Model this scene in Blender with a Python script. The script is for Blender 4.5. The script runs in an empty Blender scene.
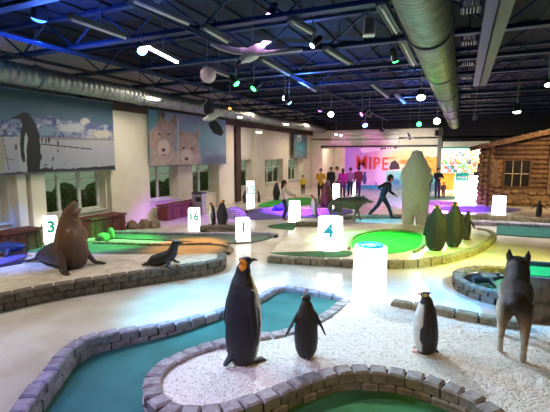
import bpy, bmesh, math, random
import numpy as np
from mathutils import Vector, Matrix, Quaternion, noise
random.seed(4)
SC = bpy.context.scene
COL = SC.collection
# ------------------------------------------------------------------ camera, world, exposure
FPX, CAMH = 412.0, 2.2
PITCH, YAW = math.atan(51/412), math.radians(24.3)
cam = bpy.data.cameras.new('camera'); cam_o = bpy.data.objects.new('camera', cam); COL.objects.link(cam_o)
cam.sensor_fit = 'HORIZONTAL'; cam.sensor_width = 36.0; cam.lens = 36.0*FPX/550.0
cam.clip_start = 0.05; cam.clip_end = 200
cam_o.location = (0, 0, CAMH); cam_o.rotation_euler = (math.pi/2-PITCH, 0, YAW)
SC.camera = cam_o
SC.view_settings.view_transform = 'Standard'; SC.view_settings.look = 'None'
SC.view_settings.gamma = 1; SC.view_settings.use_curve_mapping = False
SC.view_settings.exposure = 0.5
SC.cycles.max_bounces = 5; SC.cycles.diffuse_bounces = 3; SC.cycles.glossy_bounces = 3
SC.cycles.sample_clamp_indirect = 4.0
w = bpy.data.worlds.new('world'); SC.world = w; w.use_nodes = True
w.node_tree.nodes['Background'].inputs[0].default_value = (.42, .50, .36, 1)
w.node_tree.nodes['Background'].inputs[1].default_value = .4

def lamp(kind, name, loc, color, power, target=None, size=.1, angle=60, blend=.6, sy=None):
    l = bpy.data.lights.new(name, kind); l.color = color; l.energy = power
    o = bpy.data.objects.new(name, l); COL.objects.link(o); o.location = loc
    if kind == 'SPOT':
        l.spot_size = math.radians(angle); l.spot_blend = blend; l.shadow_soft_size = size
    elif kind == 'AREA':
        l.size = size
        if sy: l.shape = 'RECTANGLE'; l.size_y = sy
    else: l.shadow_soft_size = size
    if target is not None:
        o.rotation_euler = (Vector(target)-Vector(loc)).to_track_quat('-Z', 'Y').to_euler()
    return o
# added fill panels without fixtures, aimed down, for general light in the hall
WARM = (1, .86, .68)
for (x, y, c, e) in [(-7, 3, (1,.88,.74), 90), (-2.5, 1.0, (1,.86,.66), 26), (3.5, 1.5, (1,.78,.48), 20), (-7, 9, (1,.87,.74), 100),
                     (-2, 8.5, (1,.9,.76), 45), (4, 9, (1,.84,.55), 26), (-7.5, 16, (1,.8,.62), 90), (-2, 16, (1,.85,.75), 55),
                     (4, 16.5, (1,.75,.5), 14), (-7.5, 23, (1,.82,.66), 110), (-2, 22.5, (1,.85,.9), 60)]:
    lamp('AREA', 'hall_fill', (x, y, 4.05), c, e*.72, target=(x, y, 0), size=1.5, sy=.5)
lamp('SPOT', 'cool_key_light', (-5.6, 4.4, 3.9), (.55,.72,1), 620, target=(-.9, 3.9, 0), size=.06, angle=58)
lamp('SPOT', 'cool_side_light', (-2.9, 7.4, 3.9), (.64,.78,1), 700, target=(-.1, 4.2, 0), size=.05, angle=52)
lamp('SPOT', 'warm_front_light', (.6, .2, 3.9), (1,.66,.3), 170, target=(-.2, 4.6, 0), size=.05, angle=75)
lamp('SPOT', 'violet_floor_light', (-5.2, .6, 3.9), (.36,.4,1), 230, target=(-4.4, 2.0, 0), size=.1, angle=48, blend=.9)

lamp('SPOT', 'cyan_floor_light', (3.3, 7.4, 4.0), (.05,.45,1), 1900, target=(.35, 6.5, 0), size=.06, angle=36, blend=.9)
lamp('SPOT', 'yellow_floor_light', (3.6, 6.5, 3.9), (.85,.9,.10), 1900, target=(.8, 9.0, 0), size=.06, angle=52, blend=.9)
lamp('SPOT', 'blue_basin_light', (2.7, 3.4, 4.0), (.02,.35,1), 1600, target=(.15, 7.2, .1), size=.05, angle=17, blend=.8)
lamp('SPOT', 'violet_kerb_light', (-3.4, .8, 3.9), (.40,.36,1), 480, target=(-2.3, 2.8, .2), size=.08, angle=38, blend=.9)
lamp('SPOT', 'blue_corner_light', (-7.0, 2.6, 3.9), (.06,.2,1), 1300, target=(-7.6, 5.2, .2), size=.08, angle=36, blend=.9)
lamp('SPOT', 'cyan_left_light', (-6.3, 3.0, 3.9), (.08,.55,1), 1500, target=(-3.0, 5.0, 0), size=.06, angle=32, blend=.9)
lamp('SPOT', 'cabin_warm_light', (4.2, 15.5, 3.9), (1,.72,.38), 1500, target=(2.8, 20.5, 1.2), size=.06, angle=60, blend=.9)
lamp('SPOT', 'blue_ceiling_glow', (-6.6, 5.2, 3.7), (.05,.16,1), 190, target=(-6.6, 5.2, 9), size=.1, angle=165, blend=.5)
lamp('SPOT', 'blue_ceiling_glow', (-2.5, 3.5, 3.7), (.05,.16,1), 170, target=(-2.5, 3.5, 9), size=.1, angle=165, blend=.5)
lamp('SPOT', 'blue_ceiling_glow', (-4, 11, 3.7), (.05,.2,.9), 170, target=(-4, 11, 9), size=.1, angle=165, blend=.5)
lamp('SPOT', 'blue_ceiling_glow', (-2, 17, 3.7), (.05,.2,.9), 150, target=(-2, 17, 9), size=.1, angle=165, blend=.5)

# ------------------------------------------------------------------ projection helpers (real points on the ground, walls)
_f = Vector((-math.sin(YAW)*math.cos(PITCH), math.cos(YAW)*math.cos(PITCH), -math.sin(PITCH)))
_r = Vector((math.cos(YAW), math.sin(YAW), 0)); _u = _r.cross(_f)
def ray(px, py): return _f+_r*((px-275)/FPX)+_u*((206-py)/FPX)
def G(px, py, z=0.0):
    d = ray(px, py); return Vector((0,0,CAMH))+d*((z-CAMH)/d.z)
def GX(px, py, X):
    d = ray(px, py); return Vector((0,0,CAMH))+d*(X/d.x)
def GY(px, py, Y):
    d = ray(px, py); return Vector((0,0,CAMH))+d*(Y/d.y)
def PXL(p):
    d = Vector(p)-Vector((0,0,CAMH)); k = d.dot(_f); return 275+FPX*d.dot(_r)/k, 206-FPX*d.dot(_u)/k
def lin(c):
    return tuple(((v/12.92) if v <= .04045 else ((v+.055)/1.055)**2.4) for v in c)
def hexc(s):
    return lin(tuple(int(s[i:i+2], 16)/255 for i in (0, 2, 4)))

# ------------------------------------------------------------------ materials
MATS = {}
def mat(name, col=(.5,.5,.5), rough=.6, metal=0, nscale=6, namt=.15, bump=.0, bscale=40, emit=None, estr=0, attr=False, island=0.0, coat=0, col2=None):
    if name in MATS: return MATS[name]
    m = bpy.data.materials.new(name); m.use_nodes = True; nt = m.node_tree; N = nt.nodes; L = nt.links
    b = N['Principled BSDF']; b.inputs['Roughness'].default_value = rough; b.inputs['Metallic'].default_value = metal
    if coat: b.inputs['Coat Weight'].default_value = coat; b.inputs['Coat Roughness'].default_value = .12
    tc = N.new('ShaderNodeTexCoord'); nz = N.new('ShaderNodeTexNoise'); nz.inputs['Scale'].default_value = nscale; nz.inputs['Detail'].default_value = 5
    L.new(tc.outputs['Object'], nz.inputs['Vector'])
    mx = N.new('ShaderNodeMix'); mx.data_type = 'RGBA'
    c2 = col2 if col2 else tuple(v*(1-namt) for v in col)
    if attr:
        at = N.new('ShaderNodeAttribute'); at.attribute_name = 'Col'
        dk = N.new('ShaderNodeMix'); dk.data_type = 'RGBA'; dk.blend_type = 'MULTIPLY'; dk.inputs[0].default_value = 1
        mr = N.new('ShaderNodeMapRange'); mr.inputs[3].default_value = 1-namt; mr.inputs[4].default_value = 1+namt*.5
        L.new(nz.outputs['Fac'], mr.inputs[0]); L.new(at.outputs['Color'], dk.inputs[6]); L.new(mr.outputs[0], dk.inputs[7])
        out = dk.outputs[2]
    else:
        rp = N.new('ShaderNodeMapRange'); rp.inputs[1].default_value = .4; rp.inputs[2].default_value = .65
        L.new(nz.outputs['Fac'], rp.inputs[0]); L.new(rp.outputs[0], mx.inputs[0])
        mx.inputs[6].default_value = (*col, 1); mx.inputs[7].default_value = (*c2, 1); out = mx.outputs[2]
    if island:
        ge = N.new('ShaderNodeNewGeometry'); mr = N.new('ShaderNodeMapRange'); mr.inputs[3].default_value = 1-island; mr.inputs[4].default_value = 1+island
        L.new(ge.outputs['Random Per Island'], mr.inputs[0])
        mu = N.new('ShaderNodeMix'); mu.data_type = 'RGBA'; mu.blend_type = 'MULTIPLY'; mu.inputs[0].default_value = 1
        L.new(out, mu.inputs[6]); L.new(mr.outputs[0], mu.inputs[7]); out = mu.outputs[2]
    L.new(out, b.inputs['Base Color'])
    if bump:
        n2 = N.new('ShaderNodeTexNoise'); n2.inputs['Scale'].default_value = bscale; n2.inputs['Detail'].default_value = 4
        L.new(tc.outputs['Object'], n2.inputs['Vector'])
        bp = N.new('ShaderNodeBump'); bp.inputs['Strength'].default_value = bump; bp.inputs['Distance'].default_value = .02
        L.new(n2.outputs['Fac'], bp.inputs['Height']); L.new(bp.outputs[0], b.inputs['Normal'])
    if emit:
        b.inputs['Emission Color'].default_value = (*emit, 1); b.inputs['Emission Strength'].default_value = estr
    MATS[name] = m; return m
def gravel_mat(name, c1, c2, c3, scale=55):
    m = bpy.data.materials.new(name); m.use_nodes = True; nt = m.node_tree; N = nt.nodes; L = nt.links
    b = N['Principled BSDF']; b.inputs['Roughness'].default_value = .75
    tc = N.new('ShaderNodeTexCoord'); v = N.new('ShaderNodeTexVoronoi'); v.inputs['Scale'].default_value = scale
    L.new(tc.outputs['Object'], v.inputs['Vector'])
    sp = N.new('ShaderNodeSeparateColor'); L.new(v.outputs['Color'], sp.inputs[0])
    cr = N.new('ShaderNodeValToRGB'); e = cr.color_ramp.elements
    e[0].color = (*c3, 1); e[0].position = .0; e[1].color = (*c1, 1); e[1].position = .32
    k = e.new(.10); k.color = (*c2, 1); k = e.new(.9); k.color = tuple(min(1, x*1.06) for x in c1)+(1,)
    L.new(sp.outputs[0], cr.inputs[0]); L.new(cr.outputs[0], b.inputs['Base Color'])
    bp = N.new('ShaderNodeBump'); bp.inputs['Strength'].default_value = .9; bp.inputs['Distance'].default_value = .012; bp.invert = True
    nz = N.new('ShaderNodeTexNoise'); nz.inputs['Scale'].default_value = 14; nz.inputs['Detail'].default_value = 3; L.new(tc.outputs['Object'], nz.inputs['Vector'])
    b2 = N.new('ShaderNodeBump'); b2.inputs['Strength'].default_value = .8; b2.inputs['Distance'].default_value = .05; L.new(nz.outputs['Fac'], b2.inputs['Height']); L.new(b2.outputs[0], bp.inputs['Normal'])
    L.new(v.outputs['Distance'], bp.inputs['Height']); L.new(bp.outputs[0], b.inputs['Normal'])
    MATS[name] = m; return m
def glass_mat():
    m = bpy.data.materials.new('pane_glass'); m.use_nodes = True; nt = m.node_tree; N = nt.nodes; L = nt.links
    b = N['Principled BSDF']; b.inputs['Roughness'].default_value = .02; b.inputs['Transmission Weight'].default_value = 1; b.inputs['IOR'].default_value = 1.1
    b.inputs['Base Color'].default_value = (.7, .8, .72, 1)
    MATS['glass'] = m; return m
M = lambda n: MATS[n]
mat('floor', hexc('ece6da'), .16, nscale=1.6, col2=hexc('d6ccba'), bump=.10, bscale=5, coat=.3)
mat('bedtop', hexc('ddd2bd'), .5, nscale=5, col2=hexc('c4b597'), bump=.5, bscale=60)
mat('plateau', hexc('ddd8c6'), .3, nscale=2, col2=hexc('c8bea2'), bump=.15, bscale=8)
gravel_mat('gravel', hexc('e4ddd0'), hexc('cabda4'), hexc('a0927a'), 75)
mat('felt_teal', hexc('32716a'), .95, nscale=3, col2=hexc('2b645c'), bump=.4, bscale=300)
mat('felt_green', hexc('3b7a42'), .95, nscale=2.2, col2=hexc('2f5f34'), bump=.4, bscale=300)
mat('felt_bright', hexc('2fa53c'), .95, nscale=3, col2=hexc('268a32'), bump=.3, bscale=300)
mat('felt_dull', hexc('5f7262'), .9, nscale=2, col2=hexc('515f58'), bump=.3, bscale=200)
mat('felt_orange', hexc('8a7240'), .9, nscale=2, col2=hexc('7a6437'))
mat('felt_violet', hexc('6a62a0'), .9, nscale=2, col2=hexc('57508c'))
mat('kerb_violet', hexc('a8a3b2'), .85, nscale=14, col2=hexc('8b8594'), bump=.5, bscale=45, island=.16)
mat('kerb_grey', hexc('a09a96'), .85, nscale=14, col2=hexc('837c78'), bump=.6, bscale=45, island=.16)
mat('kerb_brown', hexc('a0967e'), .9, nscale=14, col2=hexc('7c725e'), bump=.6, bscale=45, island=.18)
mat('kerb_dark', hexc('7f7467'), .9, nscale=14, col2=hexc('5f564b'), bump=.6, bscale=45, island=.18)
mat('kerb_core', hexc('3d3830'), .95)
mat('wall', hexc('e3dcc9'), .85, nscale=1.2, col2=hexc('d6ccb4'), bump=.1, bscale=30)
mat('wall_dark', hexc('26282c'), .9)
mat('wall_grey', hexc('6d716c'), .85)
mat('deck', hexc('111a2c'), .85, nscale=3, bump=.1)
mat('steel_blue', hexc('22385c'), .5, metal=.3, nscale=4)
mat('steel_pale', hexc('66707c'), .45, metal=.4)
mat('brown_beam', hexc('4a382c'), .8, nscale=5, col2=hexc('382a20'))
mat('duct_green', hexc('8f9c86'), .42, metal=.75, nscale=5, col2=hexc('76836f'))
mat('duct_grey', hexc('8c938b'), .42, metal=.7, nscale=5, col2=hexc('74797a'))
mat('duct_dark', hexc('3a342f'), .6, metal=.4)
mat('white_paint', hexc('d9dccf'), .5)
mat('white_plastic', hexc('e4e2dc'), .4)
mat('housing', hexc('20242b'), .5)
mat('red_wood', hexc('6b3228'), .6, nscale=8, col2=hexc('522420'), bump=.2)
mat('rock', hexc('8d7a63'), .95, nscale=4, col2=hexc('6a5947'), bump=.8, bscale=14)
mat('rock_green_lit', hexc('75a46a'), .95, nscale=4, col2=hexc('5d8a55'), bump=.8, bscale=14)  # rock tone with green light painted into it
mat('log_wood', hexc('7d5d3c'), .85, nscale=7, col2=hexc('573d26'), bump=.6, bscale=25, island=.25)
mat('stone_brown', hexc('7a6246'), .95, nscale=9, col2=hexc('4f3d2b'), bump=.9, bscale=18, island=.25)
mat('roof_wood', hexc('4e3320'), .85, nscale=9)
mat('dark_pane', hexc('1a1512'), .25)
mat('bin_steel', hexc('a8a4a6'), .35, metal=.8)
mat('black', hexc('15151a'), .5)
mat('hide', (1,1,1), .55, attr=True, nscale=20, namt=.25, bump=.5, bscale=70)
mat('hide_gloss', (1,1,1), .42, attr=True, nscale=20, namt=.2, bump=.3, bscale=50)
mat('paint', (1,1,1), .6, attr=True, nscale=30, namt=.06)
mat('wire', hexc('6c7783'), .5, metal=.5)
mat('hedge', hexc('8a9468'), .9, nscale=9, col2=hexc('55603e'), bump=1, bscale=20)
mat('curtain', hexc('9aa37c'), .9)
mat('teal_mark', hexc('1fa08c'), .5, emit=hexc('1fa08c'), estr=.3)
mat('faint_mark', hexc('9fc4bd'), .5, emit=hexc('8fc0b8'), estr=.6)
mat('cyan_mark', hexc('28a8c0'), .5, emit=hexc('25b2c8'), estr=.4)
mat('glow', (1,1,1), .5, namt=0, emit=(.95,.98,1), estr=2.2)
mat('glow_soft', (1,1,1), .5, namt=0, emit=(1,.97,.98), estr=1.15)
mat('globe_paper', hexc('e0c4c4'), .8)
mat('igloo', hexc('cbb8e0'), .6, nscale=14, col2=hexc('a48bc4'), bump=.8, bscale=9)
glass_mat()

# ------------------------------------------------------------------ mesh helpers
def tag(o, label=None, cat=None, group=None, kind=None):
    if label: o['label'] = label
    if cat: o['category'] = cat
    if group: o['group'] = group
    if kind: o['kind'] = kind
    return o
def thing(name, label, cat, loc=(0,0,0), rz=0, group=None):
    o = bpy.data.objects.new(name, None); COL.objects.link(o); o.empty_display_size = .1
    o.location = loc; o.rotation_euler = (0,0,rz); return tag(o, label, cat, group)
def copy_tree(o, parent=None):
    c = o.copy(); COL.objects.link(c)
    if parent is not None: c.parent = parent
    for ch in list(o.children): copy_tree(ch, c)
    return c
class MB:
    def __init__(s): s.bm = bmesh.new()
    def hexa(s, P, mi=0):
        v = [s.bm.verts.new(p) for p in P]
        for q in ((3,2,1,0),(4,5,6,7),(0,1,5,4),(1,2,6,5),(2,3,7,6),(3,0,4,7)):
            f = s.bm.faces.new([v[i] for i in q]); f.material_index = mi
    def box(s, c, d, rz=0, mi=0, top=0.0):
        c = Vector(c); hx, hy, hz = d[0]/2, d[1]/2, d[2]/2; R = Matrix.Rotation(rz, 3, 'Z'); P = []
        for z, t in ((-hz, 0), (hz, top)):
            for x, y in ((-hx+t,-hy+t),(hx-t,-hy+t),(hx-t,hy-t),(-hx+t,hy-t)): P.append(c+R@Vector((x,y,z)))
        s.hexa(P, mi); return s
    def bar(s, p, q, wd, h, up=(0,0,1), mi=0):
        p = Vector(p); q = Vector(q); t = (q-p).normalized(); a = t.cross(Vector(up))
        if a.length < 1e-4: a = t.cross(Vector((0,1,0)))
        a.normalize(); b = a.cross(t).normalized(); a *= wd/2; b *= h/2
        s.hexa([p-a-b, p+a-b, q+a-b, q-a-b, p-a+b, p+a+b, q+a+b, q-a+b], mi); return s
    def tube(s, path, r, n=10, caps=True, mi=0, ref=(0,0,1)):
        path = [Vector(p) for p in path]; rs = r if isinstance(r, (list, tuple)) else [r]*len(path); rings = []
        for i, p in enumerate(path):
            t = (path[min(i+1, len(path)-1)]-path[max(i-1, 0)]).normalized()
            rv = Vector(ref)
            if abs(t.dot(rv)) > .98: rv = Vector((1,0,0))
            a = t.cross(rv).normalized(); b = a.cross(t).normalized()
            rr = rs[i] if isinstance(rs[i], (list, tuple)) else (rs[i], rs[i])
            rings.append([s.bm.verts.new(p+a*(rr[0]*math.cos(2*math.pi*k/n))+b*(rr[1]*math.sin(2*math.pi*k/n))) for k in range(n)])
        for A, B in zip(rings, rings[1:]):
            for k in range(n):
                f = s.bm.faces.new((A[k], A[(k+1)%n], B[(k+1)%n], B[k])); f.material_index = mi; f.smooth = True
        if caps:
            f = s.bm.faces.new(rings[0][::-1]); f.material_index = mi; f = s.bm.faces.new(rings[-1]); f.material_index = mi
        return s
    def ball(s, c, r, n=10, mi=0, rot=None):
        c = Vector(c); r = (r, r, r) if not isinstance(r, (list, tuple)) else r
        mtx = Matrix.Translation(c)@(rot.to_matrix().to_4x4() if rot else Matrix.Identity(4))@Matrix.Diagonal((*r, 1))
        g = bmesh.ops.create_uvsphere(s.bm, u_segments=n*2, v_segments=n, radius=1, matrix=mtx)
        for v in g['verts']:
            for f in v.link_faces: f.smooth = True; f.material_index = mi
        return s
    def prism(s, poly, z0, z1, mi=0):
        n = len(poly); A = [s.bm.verts.new((p[0], p[1], z0)) for p in poly]; B = [s.bm.verts.new((p[0], p[1], z1)) for p in poly]
        f = s.bm.faces.new(A[::-1]); f.material_index = mi; f = s.bm.faces.new(B); f.material_index = mi
        for i in range(n):
            f = s.bm.faces.new((A[i], A[(i+1)%n], B[(i+1)%n], B[i])); f.material_index = mi
        return s
    def build(s, name, mats, parent=None, smooth=False, loc=None, rz=0):
        bmesh.ops.recalc_face_normals(s.bm, faces=s.bm.faces)
        me = bpy.data.meshes.new(name); s.bm.to_mesh(me); s.bm.free()
        if smooth:
            for p in me.polygons: p.use_smooth = True
        for m in (mats if isinstance(mats, (list, tuple)) else [mats]): me.materials.append(MATS[m])
        o = bpy.data.objects.new(name, me); COL.objects.link(o)
        if parent is not None: o.parent = parent
        if loc is not None: o.location = loc
        o.rotation_euler = (0,0,rz); return o
def spline(pts, per=8, closed=False):
    P = [Vector(p) for p in pts]; n = len(P); out = []
    for i in range(n if closed else n-1):
        g = (lambda k: P[k % n]) if closed else (lambda k: P[max(0, min(n-1, k))])
        a, b, c, d = g(i-1), g(i), g(i+1), g(i+2)
        for k in range(per):
            t = k/per; out.append(.5*((2*b)+(c-a)*t+(2*a-5*b+4*c-d)*t*t+(3*b-a-3*c+d)*t**3))
    if not closed: out.append(P[-1])
    return out
def struct(name, mb, m, **k):
    o = mb.build(name, m, **k); o['kind'] = 'structure'; return o

def kerb(label, pts, wd=.15, bl=.2, mname='kerb_violet', closed=False, row=.11, z0=0.0, smooth=True, gap=.016):
    """a run of tumbled paving blocks laid end to end; pts carry the height of the top"""
    path = spline(pts, 8, closed) if smooth else [Vector(p) for p in pts]
    if closed: path.append(path[0])
    L = [0]
    for a, b in zip(path, path[1:]): L.append(L[-1]+(b-a).length)
    def pos(s):
        s = max(0, min(L[-1], s))
        for i in range(len(L)-1):
            if L[i+1] >= s:
                t = (s-L[i])/max(1e-6, L[i+1]-L[i]); return path[i].lerp(path[i+1], t)
        return path[-1]
    mb = MB(); total = L[-1]; nb = max(1, round(total/bl)); step = total/nb; rnd = random.Random(sum(map(ord, label)))
    for i in range(nb):
        for half, r_ in ((0, 0), (1, 1), (0, 2)):
            c = pos((i+.5+.5*half)*step) if not (half and i == nb-1 and not closed) else None
            if c is None: continue
            zt = c.z-r_*row
            if zt-z0 < .03: continue
            a = pos((i+.5*half)*step); b = pos((i+1+.5*half)*step); d = (b-a); d.z = 0
            if d.length < .02: continue
            ang = math.atan2(d.y, d.x)+rnd.uniform(-.05, .05)
            zb = max(z0, zt-row+.004); zt2 = zt+rnd.uniform(-.006, .004)
            h = zt2-zb; cc = Vector(((a.x+b.x)/2, (a.y+b.y)/2, zb)); off = rnd.uniform(-.008, .008)
            nrm = Vector((-math.sin(ang), math.cos(ang), 0)); cc += nrm*off
            ll = d.length-gap; ch = min(.018, h*.3)
            # block with a chamfered top: lower body plus chamfer ring in one closed shell
            R = Matrix.Rotation(ang, 3, 'Z'); rings = []
            for (dz, ins) in ((0, .004), (h-ch, 0), (h, ch)):
                hx, hy = ll/2-ins, wd/2-ins
                rings.append([mb.bm.verts.new(cc+R@Vector((x, y, dz))) for x, y in ((-hx,-hy),(hx,-hy),(hx,hy),(-hx,hy))])
            for A, B in zip(rings, rings[1:]):
                for k in range(4): mb.bm.faces.new((A[k], A[(k+1)%4], B[(k+1)%4], B[k]))
            mb.bm.faces.new(rings[0][::-1]); mb.bm.faces.new(rings[-1])
    # bed of mortar that ties the blocks together
    for a, b in zip(path[::2], path[2::2]):
        if (b-a).length > .01: mb.hexa([p for p in _core(a, b, wd*.7, z0)], mi=1)
    o = mb.build('stone_kerb', [mname, 'kerb_core'])
    return tag(o, label, 'kerb')
def _core(a, b, wd, z0):
    d = (b-a); d.z = 0; n = Vector((-d.y, d.x, 0)).normalized()*(wd/2); za, zb = a.z-.035, b.z-.035
    A = [a-n, a+n, b+n, b-n]
    return [Vector((p.x, p.y, z0+.002)) for p in (A[0], A[3], A[2], A[1])]+[Vector((A[0].x, A[0].y, za)), Vector((A[3].x, A[3].y, zb)), Vector((A[2].x, A[2].y, zb)), Vector((A[1].x, A[1].y, za))]
def gpts(lst, z): return [G(p[0], p[1], p[2] if len(p) > 2 else z).to_3d() for p in lst]
def pad(name, label, cat, lst, z, m, z0=0.0, sm=True, closed=True):
    pts = [G(x, y, z) for x, y in lst]
    if sm: pts = spline(pts, 5, True)
    o = MB().prism(pts, z0, z).build(name, m)
    return tag(o, label, cat)

# organic shapes: overlapping lofts and balls fused into one continuous skin
def blob(name, shapes, voxel, colfn=None, m='hide', parent=None, it=4, col=None, clamp=True):
    mb = MB()
    for s in shapes:
        if s[0] == 'l':     # loft: list of (point, rx, ry), optional ref
            pts = [Vector(q[0]) for q in s[1]]; rr = [(q[1], q[2] if len(q) > 2 else q[1]) for q in s[1]]
            d0 = (pts[0]-pts[1]).normalized()*min(rr[0])*.7; d1 = (pts[-1]-pts[-2]).normalized()*min(rr[-1])*.7
            pts = [pts[0]+d0]+pts+[pts[-1]+d1]; rr = [(rr[0][0]*.5, rr[0][1]*.5)]+rr+[(rr[-1][0]*.5, rr[-1][1]*.5)]
            mb.tube(pts, rr, 14, ref=s[2] if len(s) > 2 else (0,0,1))
        else: mb.ball(s[1], s[2], 8, rot=s[3] if len(s) > 3 else None)
    bmesh.ops.recalc_face_normals(mb.bm, faces=mb.bm.faces)
    me = bpy.data.meshes.new('tmp'); mb.bm.to_mesh(me); mb.bm.free()
    o = bpy.data.objects.new('tmp', me); COL.objects.link(o)
    r = o.modifiers.new('r', 'REMESH'); r.mode = 'VOXEL'; r.voxel_size = voxel
    if it: k = o.modifiers.new('s', 'SMOOTH'); k.factor = .5; k.iterations = it
    dg = bpy.context.evaluated_depsgraph_get(); dg.update()
    me2 = bpy.data.meshes.new_from_object(o.evaluated_get(dg)); me2.name = name
    bpy.data.objects.remove(o); bpy.data.meshes.remove(me)
    n = len(me2.vertices); co = np.empty(n*3); me2.vertices.foreach_get('co', co); co = co.reshape(-1, 3)
    if clamp and (co[:, 2] < 0).any(): co[:, 2] = np.maximum(co[:, 2], 0); me2.vertices.foreach_set('co', co.ravel()); me2.update()
    no = np.empty(n*3); me2.vertices.foreach_get('normal', no); no = no.reshape(-1, 3)
    if m in ('hide', 'hide_gloss', 'paint'):
        ca = me2.color_attributes.new('Col', 'FLOAT_COLOR', 'POINT'); C = np.ones((n, 4))
        C[:, :3] = colfn(co, no) if colfn else col
        ca.data.foreach_set('color', C.ravel())
    for p in me2.polygons: p.use_smooth = True
    me2.materials.clear(); me2.materials.append(MATS[m])
    q = bpy.data.objects.new(name, me2); COL.objects.link(q)
    if parent is not None: q.parent = parent
    return q
def A3(c): return np.array(c)[None, :]
def mixc(a, b, t): t = np.clip(t, 0, 1)[:, None]; return a*(1-t)+b*t
def sstep(x, a, b): return np.clip((x-a)/(b-a), 0, 1)
# ------------------------------------------------------------------ room shell
XL, XR, YB, YF, ZC = -9.6, 9.0, 27.0, -4.5, 4.95
struct('floor', MB().box(((XL+XR)/2, (YB+YF)/2+2, -.1), (XR-XL+2, YB-YF+6, .2)), 'floor')
struct('ceiling', MB().box(((XL+XR)/2, (YB+YF)/2, ZC+.1), (XR-XL+2, YB-YF+2, .2)), 'deck')
struct('wall_right', MB().box((XR+.15, (YB+YF)/2, ZC/2), (.3, YB-YF, ZC)), 'wall_dark')
struct('wall_front', MB().box(((XL+XR)/2, YF-.15, ZC/2), (XR-XL+.6, .3, ZC)), 'wall_grey')
yx = lambda px, py=195: GX(px, py, XL).y
WIN = [(-60, 10), (42, 106), (149, 190), (193, 226), (238.5, 252), (265, 283), (288, 299)]
wins = [(yx(a), yx(b)) for a, b in WIN]
wins[0] = (4.0, yx(8)); wins[2] = (yx(149), yx(178)); wins[3] = (yx(193), yx(216))
W0, W1 = .62, 1.98
mb = MB(); y = YF
for a, b in wins+[(YB, YB)]:
    if a > y: mb.box((XL-.2, (y+a)/2, ZC/2), (.4, a-y, ZC))
    if b > a:
        mb.box((XL-.2, (a+b)/2, W0/2), (.4, b-a, W0)); mb.box((XL-.2, (a+b)/2, (W1+ZC)/2), (.4, b-a, ZC-W1))
    y = b
struct('wall_left', mb, 'wall')
for i, (a, b) in enumerate(wins):
    ww = b-a; fr = MB(); nb = 3 if ww > 1.8 else 2
    x = XL-.31
    for zz in (W0+.035, W1-.035): fr.box((x, (a+b)/2, zz), (.07, ww, .07))
    for k in range(nb+1):
        yy = a+.035+(ww-.07)*k/nb; fr.box((x, yy, (W0+W1)/2), (.069, .09 if 0 < k < nb else .07, W1-W0-.14))
    fr.box((x, (a+b)/2, W1-.45), (.05, ww-.14, .04))
    fo = fr.build('window_%d' % (i+1), 'white_paint'); fo['kind'] = 'structure'
    MB().box((x-.01, (a+b)/2, (W0+W1)/2), (.008, ww-.16, W1-W0-.16)).build('pane', 'glass', fo)
    MB().box((XL-.12, (a+b)/2, W0-.012), (.34, ww, .03)).build('window_sill', 'white_paint', fo)
# pilasters on the window wall
for i, (a, b) in enumerate([(13, 22), (27, 41), (107, 146), (216, 231), (253, 262), (300, 308)]):
    ya, yb = yx(a), yx(b); struct('trim_%d' % (i+1), MB().box((XL+.09, (ya+yb)/2, 1.76), (.18, yb-ya, 3.5)), 'wall')
yp = yx(235)
tag(MB().box((XL+.12, yp, 1.78), (.22, .42, 3.44)).build('timber_post', 'brown_beam'), 'brown timber post standing against the cream window wall', 'post')
struct('trim_9', MB().box((XL+.14, (8.2+26.9)/2, 3.68), (.26, 26.9-8.2, .34)), 'brown_beam')
# outside the windows
tag(MB().box((-15, 14, -.05), (9, 50, .1)).build('yard', 'hedge'), kind='structure')
hd = MB()
rr = random.Random(3)
for k in range(46):
    yy = 3+k*.62; hd.ball((-12.4+rr.uniform(-.2, .2), yy, .45), (.5, .55, .55+rr.uniform(0, .5)), 6)
tag(hd.build('hedge', 'hedge'), 'dark green hedge outside the windows', 'hedge', kind='stuff')

# back wall: cream left end, doorway, mural wall, wide opening into the shop
pY = lambda px, py, Y=YB: GY(px, py, Y)
xm0, xm1 = pY(345, 170).x, pY(436.5, 170).x
xd0, xd1 = pY(321, 170).x, pY(341, 170).x
xs1 = pY(486, 170).x
zt = pY(400, 147).z
bw = MB()
def wallseg(x0, x1, z0, z1): bw.box(((x0+x1)/2, YB+.15, (z0+z1)/2), (x1-x0, .3, z1-z0))
ZU = 3.82
wallseg(XL-.4, xd0, 0, ZU); wallseg(xd0, xd1, 2.62, ZU); wallseg(xd1, xm1+.25, 0, ZU)
struct('wall_back', bw, 'wall')
bw = MB(); wallseg(xm1+.25, xs1, 2.62, ZU); wallseg(xs1, XR, 0, ZU); wallseg(XL-.4, XR, ZU, ZC)
struct('wall_back_upper', bw, 'wall_dark')
struct('trim_10', MB().box(((xd0+xm1)/2, YB-.09, zt+.06), (xm1-xd0, .18, .11)), 'housing')
struct('trim_11', MB().box((xm1+.12, YB-.1, 1.9), (.22, .2, 3.8)), 'wall_grey')
struct('trim_12', MB().box(((xm1+xs1)/2+.2, YB-.12, 2.83), (xs1-xm1-.2, .24, .32)), 'white_paint')
struct('trim_13', MB().box(((xm1+xs1)/2+.2, YB-.16, 2.60), (xs1-xm1-.2, .12, .1)), 'teal_mark')
# upper bulkhead with ribs above the mural
rb = MB()
for k in range(3): rb.box(((xd0+xm1)/2-.8, YB-.05, 3.05+.28*k), (xm1-xd0-3, .1, .2))
struct('trim_14', rb, 'white_plastic')
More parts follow.
